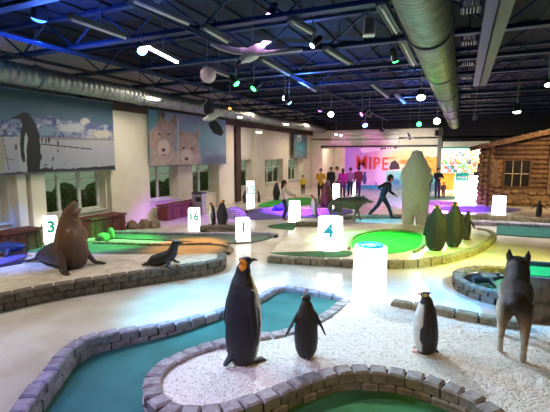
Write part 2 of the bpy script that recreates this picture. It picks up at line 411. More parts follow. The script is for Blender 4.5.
# corridor behind the doorway and the shop behind the opening
sh = MB()
sh.box(((XL+XR)/2, YB+5.1, 1.6), (XR-XL, .2, 3.2)); sh.box(((XL+XR)/2, YB+2.6, 3.25), (XR-XL, 5.2, .1))
sh.box((xd1+.6, YB+2.6, 1.6), (.1, 4.8, 3.2)); sh.box((xd0-.5, YB+2.6, 1.6), (.1, 4.8, 3.2)); sh.box((xs1+1.2, YB+2.6, 1.6), (.1, 4.8, 3.2))
struct('wall_shop', sh, 'wall')
struct('floor_shop', MB().box(((XL+XR)/2, YB+3.2, -.06), (XR-XL, 5.8, .125)), 'floor')
lamp('POINT', 'corridor_light', ((xd0+xd1)/2, YB+2.2, 2.5), (1,.9,.85), 45, size=.2)
lamp('AREA', 'shop_light', ((xm1+xs1)/2, YB+2.4, 3.1), (1,.95,.86), 700, target=((xm1+xs1)/2, YB+2.4, 0), size=3.2, sy=3)
lamp('AREA', 'shop_shelf_light', ((xm1+xs1)/2, YB+1.2, 3.0), (1,.93,.8), 350, target=((xm1+xs1)/2, YB+5, 1.2), size=3, sy=.4)

# ------------------------------------------------------------------ ceiling: joists, ducts, trays, wires
ORD = ['first', 'second', 'third', 'fourth', 'fifth', 'sixth', 'seventh', 'eighth', 'ninth', 'tenth', 'eleventh', 'twelfth', 'thirteenth']
joist_y = [2.2, 4.1, 6.1, 8.2, 10.3, 12.2, 14.1, 16.0, 17.9, 19.8, 21.7, 23.6, 25.5]
base = None
for i, yy in enumerate(joist_y):
    if base is None:
        base = thing('ceiling_joist', 'dark blue open-web steel joist spanning under the ceiling deck', 'joist', (0, yy, 0), 0, 'steel joists under the ceiling')
        m1 = MB(); m1.box(((XL+XR)/2, 0, 4.30), (XR-XL-.02, .16, .035)); m1.box(((XL+XR)/2, 0, 4.345), (XR-XL-.02, .03, .06)); m1.build('bottom_chord', 'steel_blue', base)
        m1 = MB(); m1.box(((XL+XR)/2, 0, 4.9), (XR-XL-.02, .14, .06)); m1.build('top_chord', 'steel_blue', base)
        m1 = MB(); n = 24; dx = (XR-XL-.4)/n
        for k in range(n):
            x0 = XL+.2+k*dx; a, b = (4.33, 4.88) if k % 2 else (4.88, 4.33)
            m1.bar((x0, 0, a), (x0+dx, 0, b), .03, .03)
        m1.build('web', 'steel_blue', base); o = base
    else: o = copy_tree(base)
    o['label'] = 'blue open-web steel joist across the ceiling, '+ORD[i]+' counting away from the camera'
    o.location = (0, yy, 0)
# heavier blue girder over the near floor
for (px, py, lb) in [(0, 33, 'blue steel bridging beam running lengthwise over the silver duct'), (262, 62, 'thin blue steel beam running lengthwise behind the albatross')]:
    xb = G(px, py, 4.24).x; g = MB(); g.box((xb, 12, 4.25), (.1, 27, .02)); g.box((xb, 12, 4.22), (.02, 27, .06)); tag(g.build('lengthwise_beam', 'steel_blue'), lb, 'beam')
# corrugated deck ribs
dk = MB()
for k in range(30): dk.box((XL+.3+k*.63, (YB+YF)/2, 4.925), (.22, YB-YF-.1, .04))
struct('trim_15', dk, 'deck')

def duct(name, label, x, z, r, y0, y1, m, pitch, endcap=False):
    t = thing(name, label, 'duct', (x, y0, z)); mb = MB(); p = []; rr_ = []; n = int((y1-y0)/pitch)
    for k in range(n):
        a = k*pitch; p += [(0, a, 0), (0, a+pitch*.55, 0), (0, a+pitch*.6, 0), (0, a+pitch*.9, 0), ]; rr_ += [r, r, r+.012, r+.012]
    mb.tube(p, rr_, 28); mb.build('pipe', m, t)
    for k in range(int((y1-y0)/3.2)):
        c = MB(); a = 1.6+3.2*k
        ring = [(math.cos(q)*(r+.03), 0, math.sin(q)*(r+.03)) for q in [2*math.pi*j/24 for j in range(25)]]
        for u_, v_ in zip(ring, ring[1:]): c.bar((u_[0], a, u_[2]), (v_[0], a, v_[2]), .06, .02, up=(u_[0], 0, u_[2]))
        c.tube([(0, a, r+.03), (0, a, 4.93-z)], .012, 6)
        c.build('hanger_band', 'steel_pale', t)
    return t
duct('spiral_duct', 'large greenish spiral duct running overhead down the hall', -.52, 4.02, .30, -1.5, 26.8, 'duct_green', .11)
duct('wall_duct', 'long silver round duct running high along the window wall', -8.55, 3.88, .22, 1.5, 26.8, 'duct_grey', .16)
tag(MB().tube([(-8.5, 1, 4.24), (-8.5, 26.8, 4.24)], .035, 14).build('dark_pipe', 'duct_dark'), 'dark pipe running above the silver wall duct', 'pipe')
mat('tray_green', hexc('57604f'), .6)
# cable trays right of the duct
def tray(label, x, wd, y0, y1, m, z=4.1):
    b = MB(); b.box((x, (y0+y1)/2, z), (wd, y1-y0, .02)); b.box((x-wd/2, (y0+y1)/2, z+.04), (.015, y1-y0, .08)); b.box((x+wd/2, (y0+y1)/2, z+.04), (.015, y1-y0, .08))
    k = -.6
    while k < y1: b.bar((x, k, z), (x, k, 4.93), .02, .02); k += 1.9 if k < 9 else 3.8
    tag(b.build('cable_tray', m), label, 'cable tray')
tray('pale green cable tray right of the spiral duct', .42, .15, -1, 13, 'tray_green')
tray('blue cable tray between the spiral duct and the pale tray', .24, .13, -1, 13, 'steel_blue')
# blinds-like grille boxes between duct and trays
gb = None
for k in range(6):
    if gb is None:
        gb = thing('ceiling_grille', 'small slatted grille box between the spiral duct and the cable trays', 'grille', (0,0,0), 0, 'grille boxes beside the duct')
        f = MB(); f.box((0,0,.06), (.24,.3,.02)); f.box((-.12,0,0), (.02,.3,.12)); f.box((.12,0,0), (.02,.3,.12)); f.tube([(0,0,.07),(0,0,.65)], .012, 6); f.build('case', 'steel_blue', gb)
        f = MB()
        for j in range(5): f.box((-.09+.045*j, 0, -.01), (.015, .28, .1))
        f.build('slats', 'duct_green', gb); o = gb
    else: o = copy_tree(gb)
    o['label'] = 'slatted grille box beside the spiral duct, '+ORD[k]+' counting away from the camera'
    o.location = (.0+.0*k, 6.7+1.9*k, 4.28)
# unlit fluorescent battens, each at its place under the joists
def batten(px0, py0, px1, py1, label, z=4.2, m='steel_pale', lit=None):
    a, b = G(px0, py0, z), G(px1, py1, z)
    c = (a+b)/2; ln = (b-a).length; rz = math.atan2((b-a).y, (b-a).x)
    t = thing('ceiling_batten', label, 'light fitting', c, rz)
    h = MB(); h.box((0, 0, .05), (ln, .13, .05)); h.box((0, -.07, .035), (ln, .012, .07)); h.box((0, .07, .035), (ln, .012, .07)); h.build('housing', m, t)
    k = MB()
    k.tube([(0, 0, .08), (0, 0, 4.93-z)], .008, 6); k.bar((-ln*.3, 0, .082), (ln*.3, 0, .082), .02, .01)
    k.build('hanger', 'wire', t)
    q = MB()
    q.tube([(-ln*.47, 0, .005), (ln*.47, 0, .005)], .022, 8)
    q.build('fluorescent_tube', lit or 'white_plastic', t); return t
mat('tube_lit', (1,1,1), .4, emit=(1,.97,.92), estr=30)
mat('tube_warm', (1,1,1), .4, emit=(1,.92,.78), estr=14)
batten(147, 47, 178, 63, 'brightly lit fluorescent batten beside the blue-white spotlight', 4.0, lit='tube_lit')
for a in [((70,19,127,39), 'unlit batten over the silver duct near the blue spotlight'),
          ((132,1,190,25), 'unlit batten above the lit fluorescent batten'),
          ((204,29,228,43), 'unlit batten left of the hanging albatross'),
          ((291,22,312,34), 'unlit batten over the right wing of the albatross'),
          ((326,50,350,65), 'unlit batten right of the albatross wing tip'),
          ((381,7,397,34), 'unlit batten left of the spiral duct, nearest the camera'),
          ((402,42,414,66), 'unlit batten left of the spiral duct, second along'),
          ((262,60,290,76), 'unlit batten behind and below the albatross'),
          ((205,68,232,78), 'unlit batten just behind the paper globe'),
          ((372,85,388,98), 'unlit batten in the middle of the ceiling, far from the duct'),
          ((300,82,316,92), 'unlit batten over the double blue-white spotlight'),
          ((396,95,405,104), 'unlit batten in front of the bright white spotlight')]:
    batten(*a[0], a[1])
# warm fittings tucked under the silver duct
for i, (px, py, Y, lb) in enumerate([(153,100,9.6,'glowing oval lamp under the silver duct, nearest the camera'), (259,133,17.5,'glowing oval lamp on the brown beam over the far windows'),
        (286,125,18.0,'glowing oval lamp under the silver duct past the albatross'), (336,135,24,'left one of the two small lamps at the far end of the duct'), (341,136,24,'right one of the two small lamps at the far end of the duct'), (240,118,14.2,'small faint lamp on the silver duct beside the eagle')]):
    p = GY(px, py, Y); t = thing('duct_lamp', lb, 'lamp', p, math.pi/2); s = 1 if i in (0, 1, 2) else .5
    MB().box((0,0,.06), (.62*s,.14,.04)).build('case', 'white_plastic', t)
    MB().ball((0,0,.03), (.28*s,.07,.035), 8).build('diffuser', 'tube_warm', t)
    MB().tube([(0,0,.08),(0,0,4.93-p.z)], .008, 6).build('hanger', 'wire', t)
# small hanging boxes (loudspeakers)
for px0, py0, Y, lb, sz in [(369,27,7.2,'pale box loudspeaker hanging left of the near unlit batten',.24), (437,133,26.3,'small black loudspeaker on the wall beside the shop opening',.28)]:
    p = GY(px0, py0, Y); t = thing('loudspeaker', lb, 'loudspeaker', p, .3)
    MB().box((0,0,0), (sz*.8,sz*.7,sz*1.2), top=.02).build('cabinet', 'white_plastic' if Y < 10 else 'housing', t)
    MB().box((0,-sz*.36,0), (sz*.6,.012,sz)).build('grille', 'duct_grey' if Y < 10 else 'black', t)
    MB().tube([(0,0,sz*.6),(0,0,4.93-p.z)], .01, 6).build('bracket', 'wire', t)
# spotlights
def spot(px, py, Y, rgb, power, target, label, r=.075, estr=9, angle=60, blend=.7, lit=True):
    p = GY(px, py, Y); d = (Vector(target)-p).normalized()
    t = thing('spotlight', label, 'spotlight', p)
    nm = 'lens_%02x%02x%02x' % tuple(int(255*c) for c in rgb)
    mat(nm, (.02,.02,.02), .3, emit=tuple(rgb), estr=estr)
    h = MB(); h.tube([-d*.22, -d*.18, -d*.0, d*.02], [r*.7, r*1.0, r*1.05, r*1.15], 14, ref=(0,1,0)); h.build('can', 'housing', t)
    MB().ball(d*.02, (r, r, r*.55), 8, rot=d.to_track_quat('Z', 'Y')).build('lens', nm, t)
    yk = MB(); yk.tube([(0,0,r*1.2), (0,0,max(.2, 4.93-p.z))], .014, 6); yk.build('yoke', 'wire', t)
    if power: lamp('SPOT', 'spot_beam', p+d*(.03+r*.8), rgb, power, target=target, size=.05, angle=angle, blend=blend)
    return t
BL, CY, GR, MG, VI, WH, YL, OR = (.05,.18,1), (.1,.65,1), (.04,1,.16), (1,.12,.75), (.45,.1,1), (1,.95,.86), (1,.8,.2), (1,.3,.05)
spot(39, 17, 5.3, (.04,.2,1), 1700, G(20, 250), 'large bright blue spotlight near the top left corner', r=.13, estr=5, angle=20)
spot(142, 50, 7.0, (.15,.6,1), 900, G(270, 300), 'blue-white spotlight at the left end of the lit fluorescent batten', r=.10, estr=40, angle=50)
spot(0, 9, 5.0, GR, 0, G(60, 260), 'small green spotlight at the left edge of the ceiling', r=.07)
spot(236, 83, 9.5, GR, 5200, G(368, 244), 'left one of the two green spotlights right of the paper globe', r=.085, estr=30, angle=32)
spot(254, 88, 10.2, GR, 3200, G(106, 243), 'right one of the two green spotlights right of the paper globe', r=.085, estr=30, angle=28)
spot(270, 15, 6.2, (.95,.5,1), 230, GY(253, 53, 5.9), 'magenta-white spotlight over the albatross', r=.06, estr=30, angle=100)
spot(285, 98, 12.0, (.45,.6,1), 300, G(300, 330), 'upper of the double blue-white spotlights left of the purple ones', r=.075, estr=40, angle=40)
spot(289, 102, 11.9, CY, 1500, G(385, 220), 'lower of the double blue-white spotlights left of the purple ones', r=.075, estr=12, angle=24)
spot(320, 110, 14.0, VI, 5200, G(300, 212), 'small violet spotlight just left of a bright white one', r=.07, angle=44)
spot(331, 114, 14.2, WH, 420, G(300, 245), 'bright white spotlight in the middle of the hall', r=.10, estr=20, angle=50)
spot(362, 114, 15.0, VI, 2200, G(190, 219), 'left one of the pair of violet spotlights', r=.075, angle=26)
spot(369, 115, 15.0, MG, 2000, GY(360, 170, YB), 'right one of the pair of violet spotlights', r=.075, angle=30)
spot(365, 125, 18.0, (.15,.45,1), 0, G(400, 215), 'light blue spotlight below the violet pair', r=.11)
spot(382, 130, 22.0, WH, 700, GY(415, 165, YB), 'white spotlight in front of the ribbed bulkhead', r=.11, angle=60)
spot(421, 97, 11.5, WH, 330, G(415, 260), 'bright white spotlight left of the spiral duct', r=.10, estr=20, angle=60)
spot(419, 124, 19.0, GR, 250, G(440, 235), 'small green spotlight over the polar bear', r=.1, angle=30)
spot(437, 121, 17.0, WH, 800, GY(412, 170, 13.3), 'small white spotlight beside the far end of the spiral duct', r=.12, angle=40)
spot(517, 111, 14.0, WH, 420, (1.6, 14, 0), 'white spotlight above the log cabin roof', r=.10, angle=80)
spot(548, 84, 10.5, WH, 200, (1.6, 8.5, 0), 'small white spotlight at the right edge of the ceiling', r=.06, angle=60)
spot(395, 60, 8.2, GR, 350, G(438, 252), 'green spotlight hung off a joist left of the duct', r=.055, angle=36, estr=6)
spot(230, 108, 11, OR, 3200, G(190, 247), 'dim orange spotlight hidden over the eagle', r=.05, angle=26, estr=3)
spot(475, 118, 15, VI, 4500, G(440, 207), 'violet spotlight above the end of the cable trays', r=.07, angle=50, estr=10)
spot(313, 45, 7.5, (.7,.8,1), 150, G(60, 290), 'white spotlight at the end of the unlit batten', r=.06, angle=60, estr=3)
# ------------------------------------------------------------------ golf lanes, beds, kerbs
KT = .22
left_kerb = [(2,430,.24),(40,380,.24),(76,341,.24),(112,331,.21),(160,324,.17),(205,314,.13),(232,306,.11),(258,296,.10),(281,285.5,.10),(312,290,.10),(347,296,.10)]
island_edge = [(347,299,.18),(332,310,.2),(316,320,.2),(292,330,.2),(266,334,.21),(240,337,.22),(214,343,.22),(190,350,.22),(168,361,.22),(155,374,.22),(152,388,.22),(158,399,.22),(173,407,.22),(195,410,.22),(222,407,.22),(250,399,.22),(274,390,.22),(298,380,.22),(324,371.5,.22),(352,367,.22),(382,368.5,.22),(410,373,.22),(438,381,.22),(464,391,.22),(485,402,.22),(508,418,.22),(530,440,.22)]
right_back = [(352,296,.2),(392,300,.24),(432,305,.27),(462,311,.27),(496,317,.27),(530,321,.27)]
# lane felt under the left loop
lane = [G(x, y, z) for x, y, z in left_kerb]+[G(362,300,0), G(340,330,.0), G(420,400,0), G(330,440,0), G(100,470,0)]
o = MB().prism([(p.x, p.y) for p in lane], 0.0, .02).build('golf_felt', 'felt_teal'); tag(o, 'teal green felt putting lane curving round the gravel island', 'putting green')
isl = [G(x, y, z-.05) for x, y, z in island_edge]+[G(600,470,.17), G(620,330,.17)]+[G(x, y, z-.04) for x, y, z in right_back[::-1]]
isl = [Vector((p.x, p.y, 0)) for p in isl]
o = MB().prism(isl, 0.002, .175).build('gravel_bed', 'gravel'); tag(o, 'white pebble bed of the foreground island', 'gravel bed', kind='stuff')
pit = [G(x, y+5, .03) for x, y, z in island_edge[13:]]+[G(470,520,.03), G(200,520,.03)]
o = MB().prism([(p.x, p.y) for p in pit], 0.0, .035).build('golf_felt', 'felt_green'); tag(o, 'dark green felt putting pit in the bottom foreground', 'putting green')
# leaf litter where the pit felt meets its kerb
lf = MB(); rnd = random.Random(8)
for (px, py) in [(292,398),(301,394),(312,392),(330,386),(338,383),(350,382),(361,383),(377,384),(386,388),(402,388),(420,392),(441,397),(283,402),(330,389),(418,390),(445,402),(393,383)]:
    p = G(px, py, .04); lf.box((p.x, p.y, .041), (.03+rnd.random()*.02, .014, .006), rz=rnd.uniform(0, 3))
tag(lf.build('leaf_litter', 'curtain'), 'pale dry leaf scraps along the edge of the dark green pit', 'leaves', kind='stuff')
kerb('curved block kerb along the left side of the teal lane', gpts(left_kerb, 0), wd=.14, bl=.215)
kerb('block kerb looping round the white pebble island', gpts(island_edge, 0), wd=.16, bl=.165, mname='kerb_grey')
kerb('brown block kerb behind the rockhopper and husky', gpts(right_back[1:], 0), wd=.14, bl=.27, mname='kerb_brown')
# sea lion bed
sl_front = [(-60,306),(0,294),(50,284),(100,276.5),(150,269.5),(190,264),(212,260.5),(222,256.5),(221,252.5)]
ZB = .25
fr = gpts(sl_front, ZB)
bk = [G(205,252,ZB), G(176,253.5,ZB), G(150,252.5,ZB), G(120,253,ZB), G(95,252.5,ZB), G(60,250,ZB), G(28,251,ZB), G(22,262,ZB), G(0,266,ZB), G(-60,270,ZB)]
o = MB().prism([(p.x, p.y) for p in fr+bk], 0.003, ZB-.03).build('sand_bed', 'bedtop'); tag(o, 'pale sandy raised bed under the big sea lion', 'raised bed')
kerb('two-row block kerb holding the sea lion bed', fr, wd=.17, bl=.27, mname='kerb_dark', row=.122)
# lane behind that bed, kerb at its back
o = pad('golf_felt', 'green-lit and orange-lit felt lane behind the sea lion bed', 'putting green', [(70,243),(100,241),(140,244),(180,243.5),(208,243),(226,245),(229,248.5),(222,253),(180,262),(100,262),(60,254)], .03, 'felt_dull')
kerb('thin kerb around the rounded end of the orange-lit lane', gpts([(94,241),(120,241.5),(150,243),(180,242.5),(208,242),(225,243.5),(231,247),(228,251)], .09), wd=.1, bl=.3, mname='kerb_brown')
o = pad('golf_felt', 'dull grey-green felt lane in front of box one', 'putting green', [(92,234),(130,234),(170,235),(210,235.5),(240,234),(266,233.5),(274,235),(262,240),(240,242.5),(215,243),(170,240),(120,238)], .03, 'felt_dull')
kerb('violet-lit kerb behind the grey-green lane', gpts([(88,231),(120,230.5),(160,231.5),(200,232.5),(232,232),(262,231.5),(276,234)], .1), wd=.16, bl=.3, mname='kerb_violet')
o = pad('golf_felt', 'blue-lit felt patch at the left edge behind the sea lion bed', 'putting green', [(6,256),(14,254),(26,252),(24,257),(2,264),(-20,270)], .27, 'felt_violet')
o = pad('golf_felt', 'pale green felt patch behind the sea lion back', 'putting green', [(30,247),(50,244),(74,243),(72,249),(40,252),(28,251)], .05, 'felt_dull')
# centre bed with the bright green disc
ctr_front = [(268,255),(300,257),(330,258.5),(362,260),(395,260.5),(422,259),(446,255.5),(468,249.5),(486,241.5),(494,234),(489,229.5),(478,227.5)]
ZP = .15
fr = gpts(ctr_front, ZP)
bk = [G(455,226,ZP), G(430,224,ZP), G(400,222.5,ZP), G(360,222,ZP), G(325,223,ZP), G(297,224,ZP), G(290,232,ZP), G(276,244,ZP)]
o = MB().prism([(p.x, p.y) for p in fr+bk], 0.003, .10).build('plateau_bed', 'plateau'); tag(o, 'pale glossy raised bed in the centre carrying the polar bear', 'raised bed')
kerb('long curved kerb along the front of the centre bed', fr, wd=.14, bl=.3, mname='kerb_brown', row=.15)
kerb('low brown kerb behind box four, left of the wolf', gpts([(296,221.5),(316,221.5),(340,222)], .24), wd=.22, bl=.3, mname='kerb_dark', row=.12)
o = pad('golf_felt', 'bright green round putting green in the centre', 'putting green', [(352,243),(360,235),(376,231.5),(396,230.5),(414,232.5),(422,237),(420,245),(408,250.5),(388,253),(368,252.5),(355,249)], .115, 'felt_bright', z0=.095)
kerb('thin dark rim around the bright green round putting green', gpts([(349,247),(350,240),(357,234),(374,230),(396,228.8),(416,231),(424.5,236),(424,244),(414,250)], .16), wd=.07, bl=.3, mname='kerb_brown', z0=.09)
o = pad('golf_felt', 'narrow dark green felt strip in front of box four', 'putting green', [(270,253),(300,251.5),(345,250.5),(352,254),(340,257),(300,256)], .108, 'felt_green', z0=.095)
o = pad('golf_felt', 'dull green felt tip left of box four', 'putting green', [(268,226),(285,223),(297,223),(297,229),(280,228.5)], .02, 'felt_green')
# right pool
pool = [(497,225.5),(550,227),(640,231),(640,250),(550,237.5),(496,234)]
o = MB().prism([(p.x, p.y) for p in [G(x, y, .03) for x, y in pool]], 0, .03).build('golf_felt', 'felt_teal'); tag(o, 'blue-teal felt basin at the right behind the husky', 'putting green')
kerb('pale-rimmed kerb behind the blue-teal basin', gpts([(440,219.5),(480,220.5),(520,222.5),(560,224.5),(620,228)], .14), wd=.34, bl=.4, mname='kerb_violet')
kerb('dark kerb the far penguin stands beside', gpts([(425,213.5),(470,214.5),(520,216.5),(570,219)], .16), wd=.2, bl=.4, mname='kerb_brown')
# blue-lit round basin in front of the husky
cc = G(510, 291, 0); R0 = .80
ring = [Vector((cc.x+R0*math.cos(a), cc.y+R0*math.sin(a), .2)) for a in [2*math.pi*k/20 for k in range(20)]]
o = MB().prism([(p.x, p.y) for p in ring], 0, .06).build('golf_felt', 'felt_teal'); tag(o, 'teal felt inside the round block basin', 'putting green')
kerb('round block kerb basin lit blue beside the husky', ring, wd=.16, bl=.2, mname='kerb_dark', closed=True, row=.1)
# raised box at right with green top
a0, a1 = G(526, 323, 0), G(640, 335, 0); d = (a1-a0).normalized(); nn = Vector((-d.y, d.x, 0))
poly = [a0, a1, a1+nn*.66, a0+nn*.66]
t = thing('raised_platform', 'tall grey-brown platform with a green felt top at the right edge', 'platform', a0)
MB().prism([(p-a0)[:2] for p in poly], 0, .62).build('base', 'stone_brown', t)
MB().prism([(p-a0)[:2] for p in [a0+nn*.08, a1+nn*.08, a1+nn*.58, a0+nn*.58]], .62, .635).build('felt_top', 'felt_bright', t)
MB().bar((nn*.62)+Vector((0,0,.655)), (a1-a0)+nn*.62+Vector((0,0,.655)), .08, .07).build('back_rail', 'kerb_core', t)
# back region
o = pad('golf_felt', 'green-lit felt lane below the small poster', 'putting green', [(258,205),(275,200),(300,197.5),(317,198.5),(312,203),(292,205.5),(270,207)], .03, 'felt_bright')
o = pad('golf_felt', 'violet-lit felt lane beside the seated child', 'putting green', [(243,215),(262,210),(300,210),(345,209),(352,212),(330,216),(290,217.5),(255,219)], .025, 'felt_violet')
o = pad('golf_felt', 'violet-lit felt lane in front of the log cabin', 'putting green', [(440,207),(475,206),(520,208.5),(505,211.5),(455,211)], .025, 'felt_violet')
kerb('low brown kerb behind the running child', gpts([(344,215.2),(372,214.7),(401,214.2)], .14), wd=.16, bl=.4, mname='kerb_brown')
kerb('kerb in front of the adult and small child by the shop', gpts([(405,202),(440,201.5),(458,202)], .12), wd=.2, bl=.4, mname='kerb_brown')
o = pad('golf_felt', 'dull green mat where the adult and small child stand', 'putting green', [(404,199),(430,196),(455,196.5),(458,199)], .02, 'felt_green')
kerb('kerb of the bed under the two penguins by box sixteen', gpts([(200,226),(215,225.5),(235,225.5),(250,225)], .16), wd=.3, bl=.4, mname='kerb_dark')
kerb('kerb behind the violet lane left of the brown sea lion', gpts([(246,210),(264,207.5),(290,207.8),(330,208.5)], .12), wd=.14, bl=.4, mname='kerb_violet')
# ------------------------------------------------------------------ hanging pictures and the mural (colours are the printed picture itself)
def vnoise(x, y, s, seed=0):
    x = x*s+seed*17.3; y = y*s+seed*9.1; xi = np.floor(x); yi = np.floor(y); fx = x-xi; fy = y-yi
    fx = fx*fx*(3-2*fx); fy = fy*fy*(3-2*fy)
    h = lambda a, b: np.modf(np.abs(np.sin(a*127.1+b*311.7+seed)*43758.5453))[0]
    return (h(xi, yi)*(1-fx)+h(xi+1, yi)*fx)*(1-fy)+(h(xi, yi+1)*(1-fx)+h(xi+1, yi+1)*fx)*fy
def fbm(x, y, s, seed=0): return .5*vnoise(x, y, s, seed)+.3*vnoise(x, y, s*2.1, seed+1)+.2*vnoise(x, y, s*4.3, seed+2)
def inpoly(x, y, P):
    r = np.zeros(x.shape, bool); n = len(P)
    for i in range(n):
        x0, y0 = P[i]; x1, y1 = P[(i+1) % n]
        if y0 == y1: continue
        c = ((y0 > y) != (y1 > y)) & (x < (x1-x0)*(y-y0)/(y1-y0)+x0); r ^= c
    return r
def picture(name, o0, eu, ev, nu, nv, paintfn, thick=.02, parent=None, m='paint'):
    """flat printed sheet: o0 corner, eu and ev edge vectors; paintfn(x,y) gives the print colour"""
    o0, eu, ev = Vector(o0), Vector(eu), Vector(ev); nrm = eu.cross(ev).normalized()
    U_, V_ = np.meshgrid(np.linspace(0, 1, nu), np.linspace(0, 1, nv)); co = np.array(o0)[None, None]+U_[..., None]*np.array(eu)+V_[..., None]*np.array(ev)
    co = co.reshape(-1, 3); back = co-np.array(nrm)*thick
    ids = np.arange(nu*nv).reshape(nv, nu); F = np.stack([ids[:-1, :-1], ids[:-1, 1:], ids[1:, 1:], ids[1:, :-1]], -1).reshape(-1, 4)
    c4 = [ids[0, 0], ids[0, -1], ids[-1, -1], ids[-1, 0]]; n0 = len(co)
    allco = np.vstack([co, back[c4]]); faces = F.tolist()+[[n0+3, n0+2, n0+1, n0]]
    edges = [ids[0, :], ids[:, -1], ids[-1, ::-1], ids[::-1, 0]]
    for k, e in enumerate(edges): faces.append(list(map(int, e[::-1]))+[n0+k, n0+(k+1) % 4])
    me = bpy.data.meshes.new(name); me.from_pydata(allco.tolist(), [], faces)
    pts = [PXL(p) for p in allco]; x = np.array([p[0] for p in pts]); y = np.array([p[1] for p in pts])
    col = np.ones((len(allco), 4)); c = np.clip(paintfn(x, y), 0, 1); col[:, :3] = np.where(c <= .04045, c/12.92, ((c+.055)/1.055)**2.4)
    ca = me.color_attributes.new('Col', 'FLOAT_COLOR', 'POINT'); ca.data.foreach_set('color', col.ravel())
    me.materials.append(MATS[m]); o = bpy.data.objects.new(name, me); COL.objects.link(o)
    if parent: o.parent = parent
    return o
def H(s): return np.array([int(s[i:i+2], 16)/255 for i in (0, 2, 4)])
def fill(C, mask, c): C[mask] = c; return C
def soft(C, x, y, cx, cy, rx, ry, c, k=.35, pw=1.5):
    d = np.sqrt(((x-cx)/rx)**2+((y-cy)/ry)**2); t = np.clip((1-d)/k, 0, 1)[:, None]; return C*(1-t)+c*t
def paint_antarctic(x, y):
    C = np.zeros((len(x), 3)); bot = 176-.075*x
    t = ((y-86-.15*x)/(bot-86-.15*x))
    n = fbm(x, y, .09, 3); n2 = fbm(x, y, .25, 5)
    sky = mixc(A3(H('2f5a66')), A3(H('5f7f98')), t*2.4+n*.3-.1); C[:] = sky
    # mountains
    ridge = .33+.14*(fbm(x, x*0, .055, 7)-.5)*2; mt = t > ridge
    C[mt] = mixc(H('4c5f9a')[None], H('d8dce8')[None], (n2*2.2-.65))[mt]
    C = soft(C, x, y, 72, 128, 16, 5, H('d9e0e6')); C = soft(C, x, y, 47, 131, 10, 6, H('8fb0c8')); C = soft(C, x, y, 85, 122, 6, 5, H('e8e0da')); C = soft(C, x, y, 102, 134, 12, 5, H('e4dccf'))
    C = soft(C, x, y, 92, 126, 8, 4, H('6a76ac'))
    hz = .56; g = t > hz; C[g] = mixc(H('cfcbd2')[None], H('b9bccb')[None], (t-hz)*2.5+n2*.3)[g]
    C[(t > .555) & (t < .585) & (x > 38)] = H('a59c9c')
    ln = np.abs(y-(144+.1*(x-40))) < .6; C[ln & (x > 40) & (x < 92)] = H('3d4350')
    C[(t > .955+.03*n2) | ((t > .9) & (x > 40) & (x < 66) & (n2 > .5))] = H('2c2f33')
    # far small penguins
    for px, py, s in [(42,140,1),(46,141,1.1),(49,140,1.3),(58,143,1),(41,157,1.2),(53,159,.9),(58,151,.8),(16,147,1.2),(4,131,1),(6,131,1)]:
        C = soft(C, x, y, px, py, 1.0*s, 3*s, H('20242c'), .5)
    for a, b in [((2,134),(9,170)),((3,158),(14,160)),((0,137),(16,134))]:
        d = np.abs((b[0]-a[0])*(a[1]-y)-(a[0]-x)*(b[1]-a[1]))/math.hypot(b[0]-a[0], b[1]-a[1])
        inb = (x >= min(a[0], b[0])-.4) & (x <= max(a[0], b[0])+.4) & (y >= min(a[1], b[1])-.4) & (y <= max(a[1], b[1])+.4)
        C[(d < .4) & inb] = H('5b6068')
    # left neighbour penguin, cut by the picture edge
    C = soft(C, x, y, -2, 157, 7.5, 23, H('b7b49b'), .2)
    # the big penguin
    C = soft(C, x, y, 25, 150, 7, 27, H('c9cfcf'), .2)
    C[inpoly(x, y, [(18,116),(21,113),(25,112),(29,114),(32,118),(36,124),(39,134),(40.5,146),(40.5,160),(39.5,173),(33,175),(28,174),(27,166),(26.5,150),(28,138),(26,132),(24.5,137),(24,150),(25.5,161),(23.5,163),(21,157),(20,146),(20.5,133),(22,124),(21,119)])] = H('1b2024')
    C[inpoly(x, y, [(10,118.5),(18,115),(22,113.5),(22,119),(17,118.5)])] = H('1b2024')
    C[inpoly(x, y, [(38,170),(46,167),(54,171),(66,171.5),(66,174),(38,175.5)])] = H('23272a')
    return C*.82
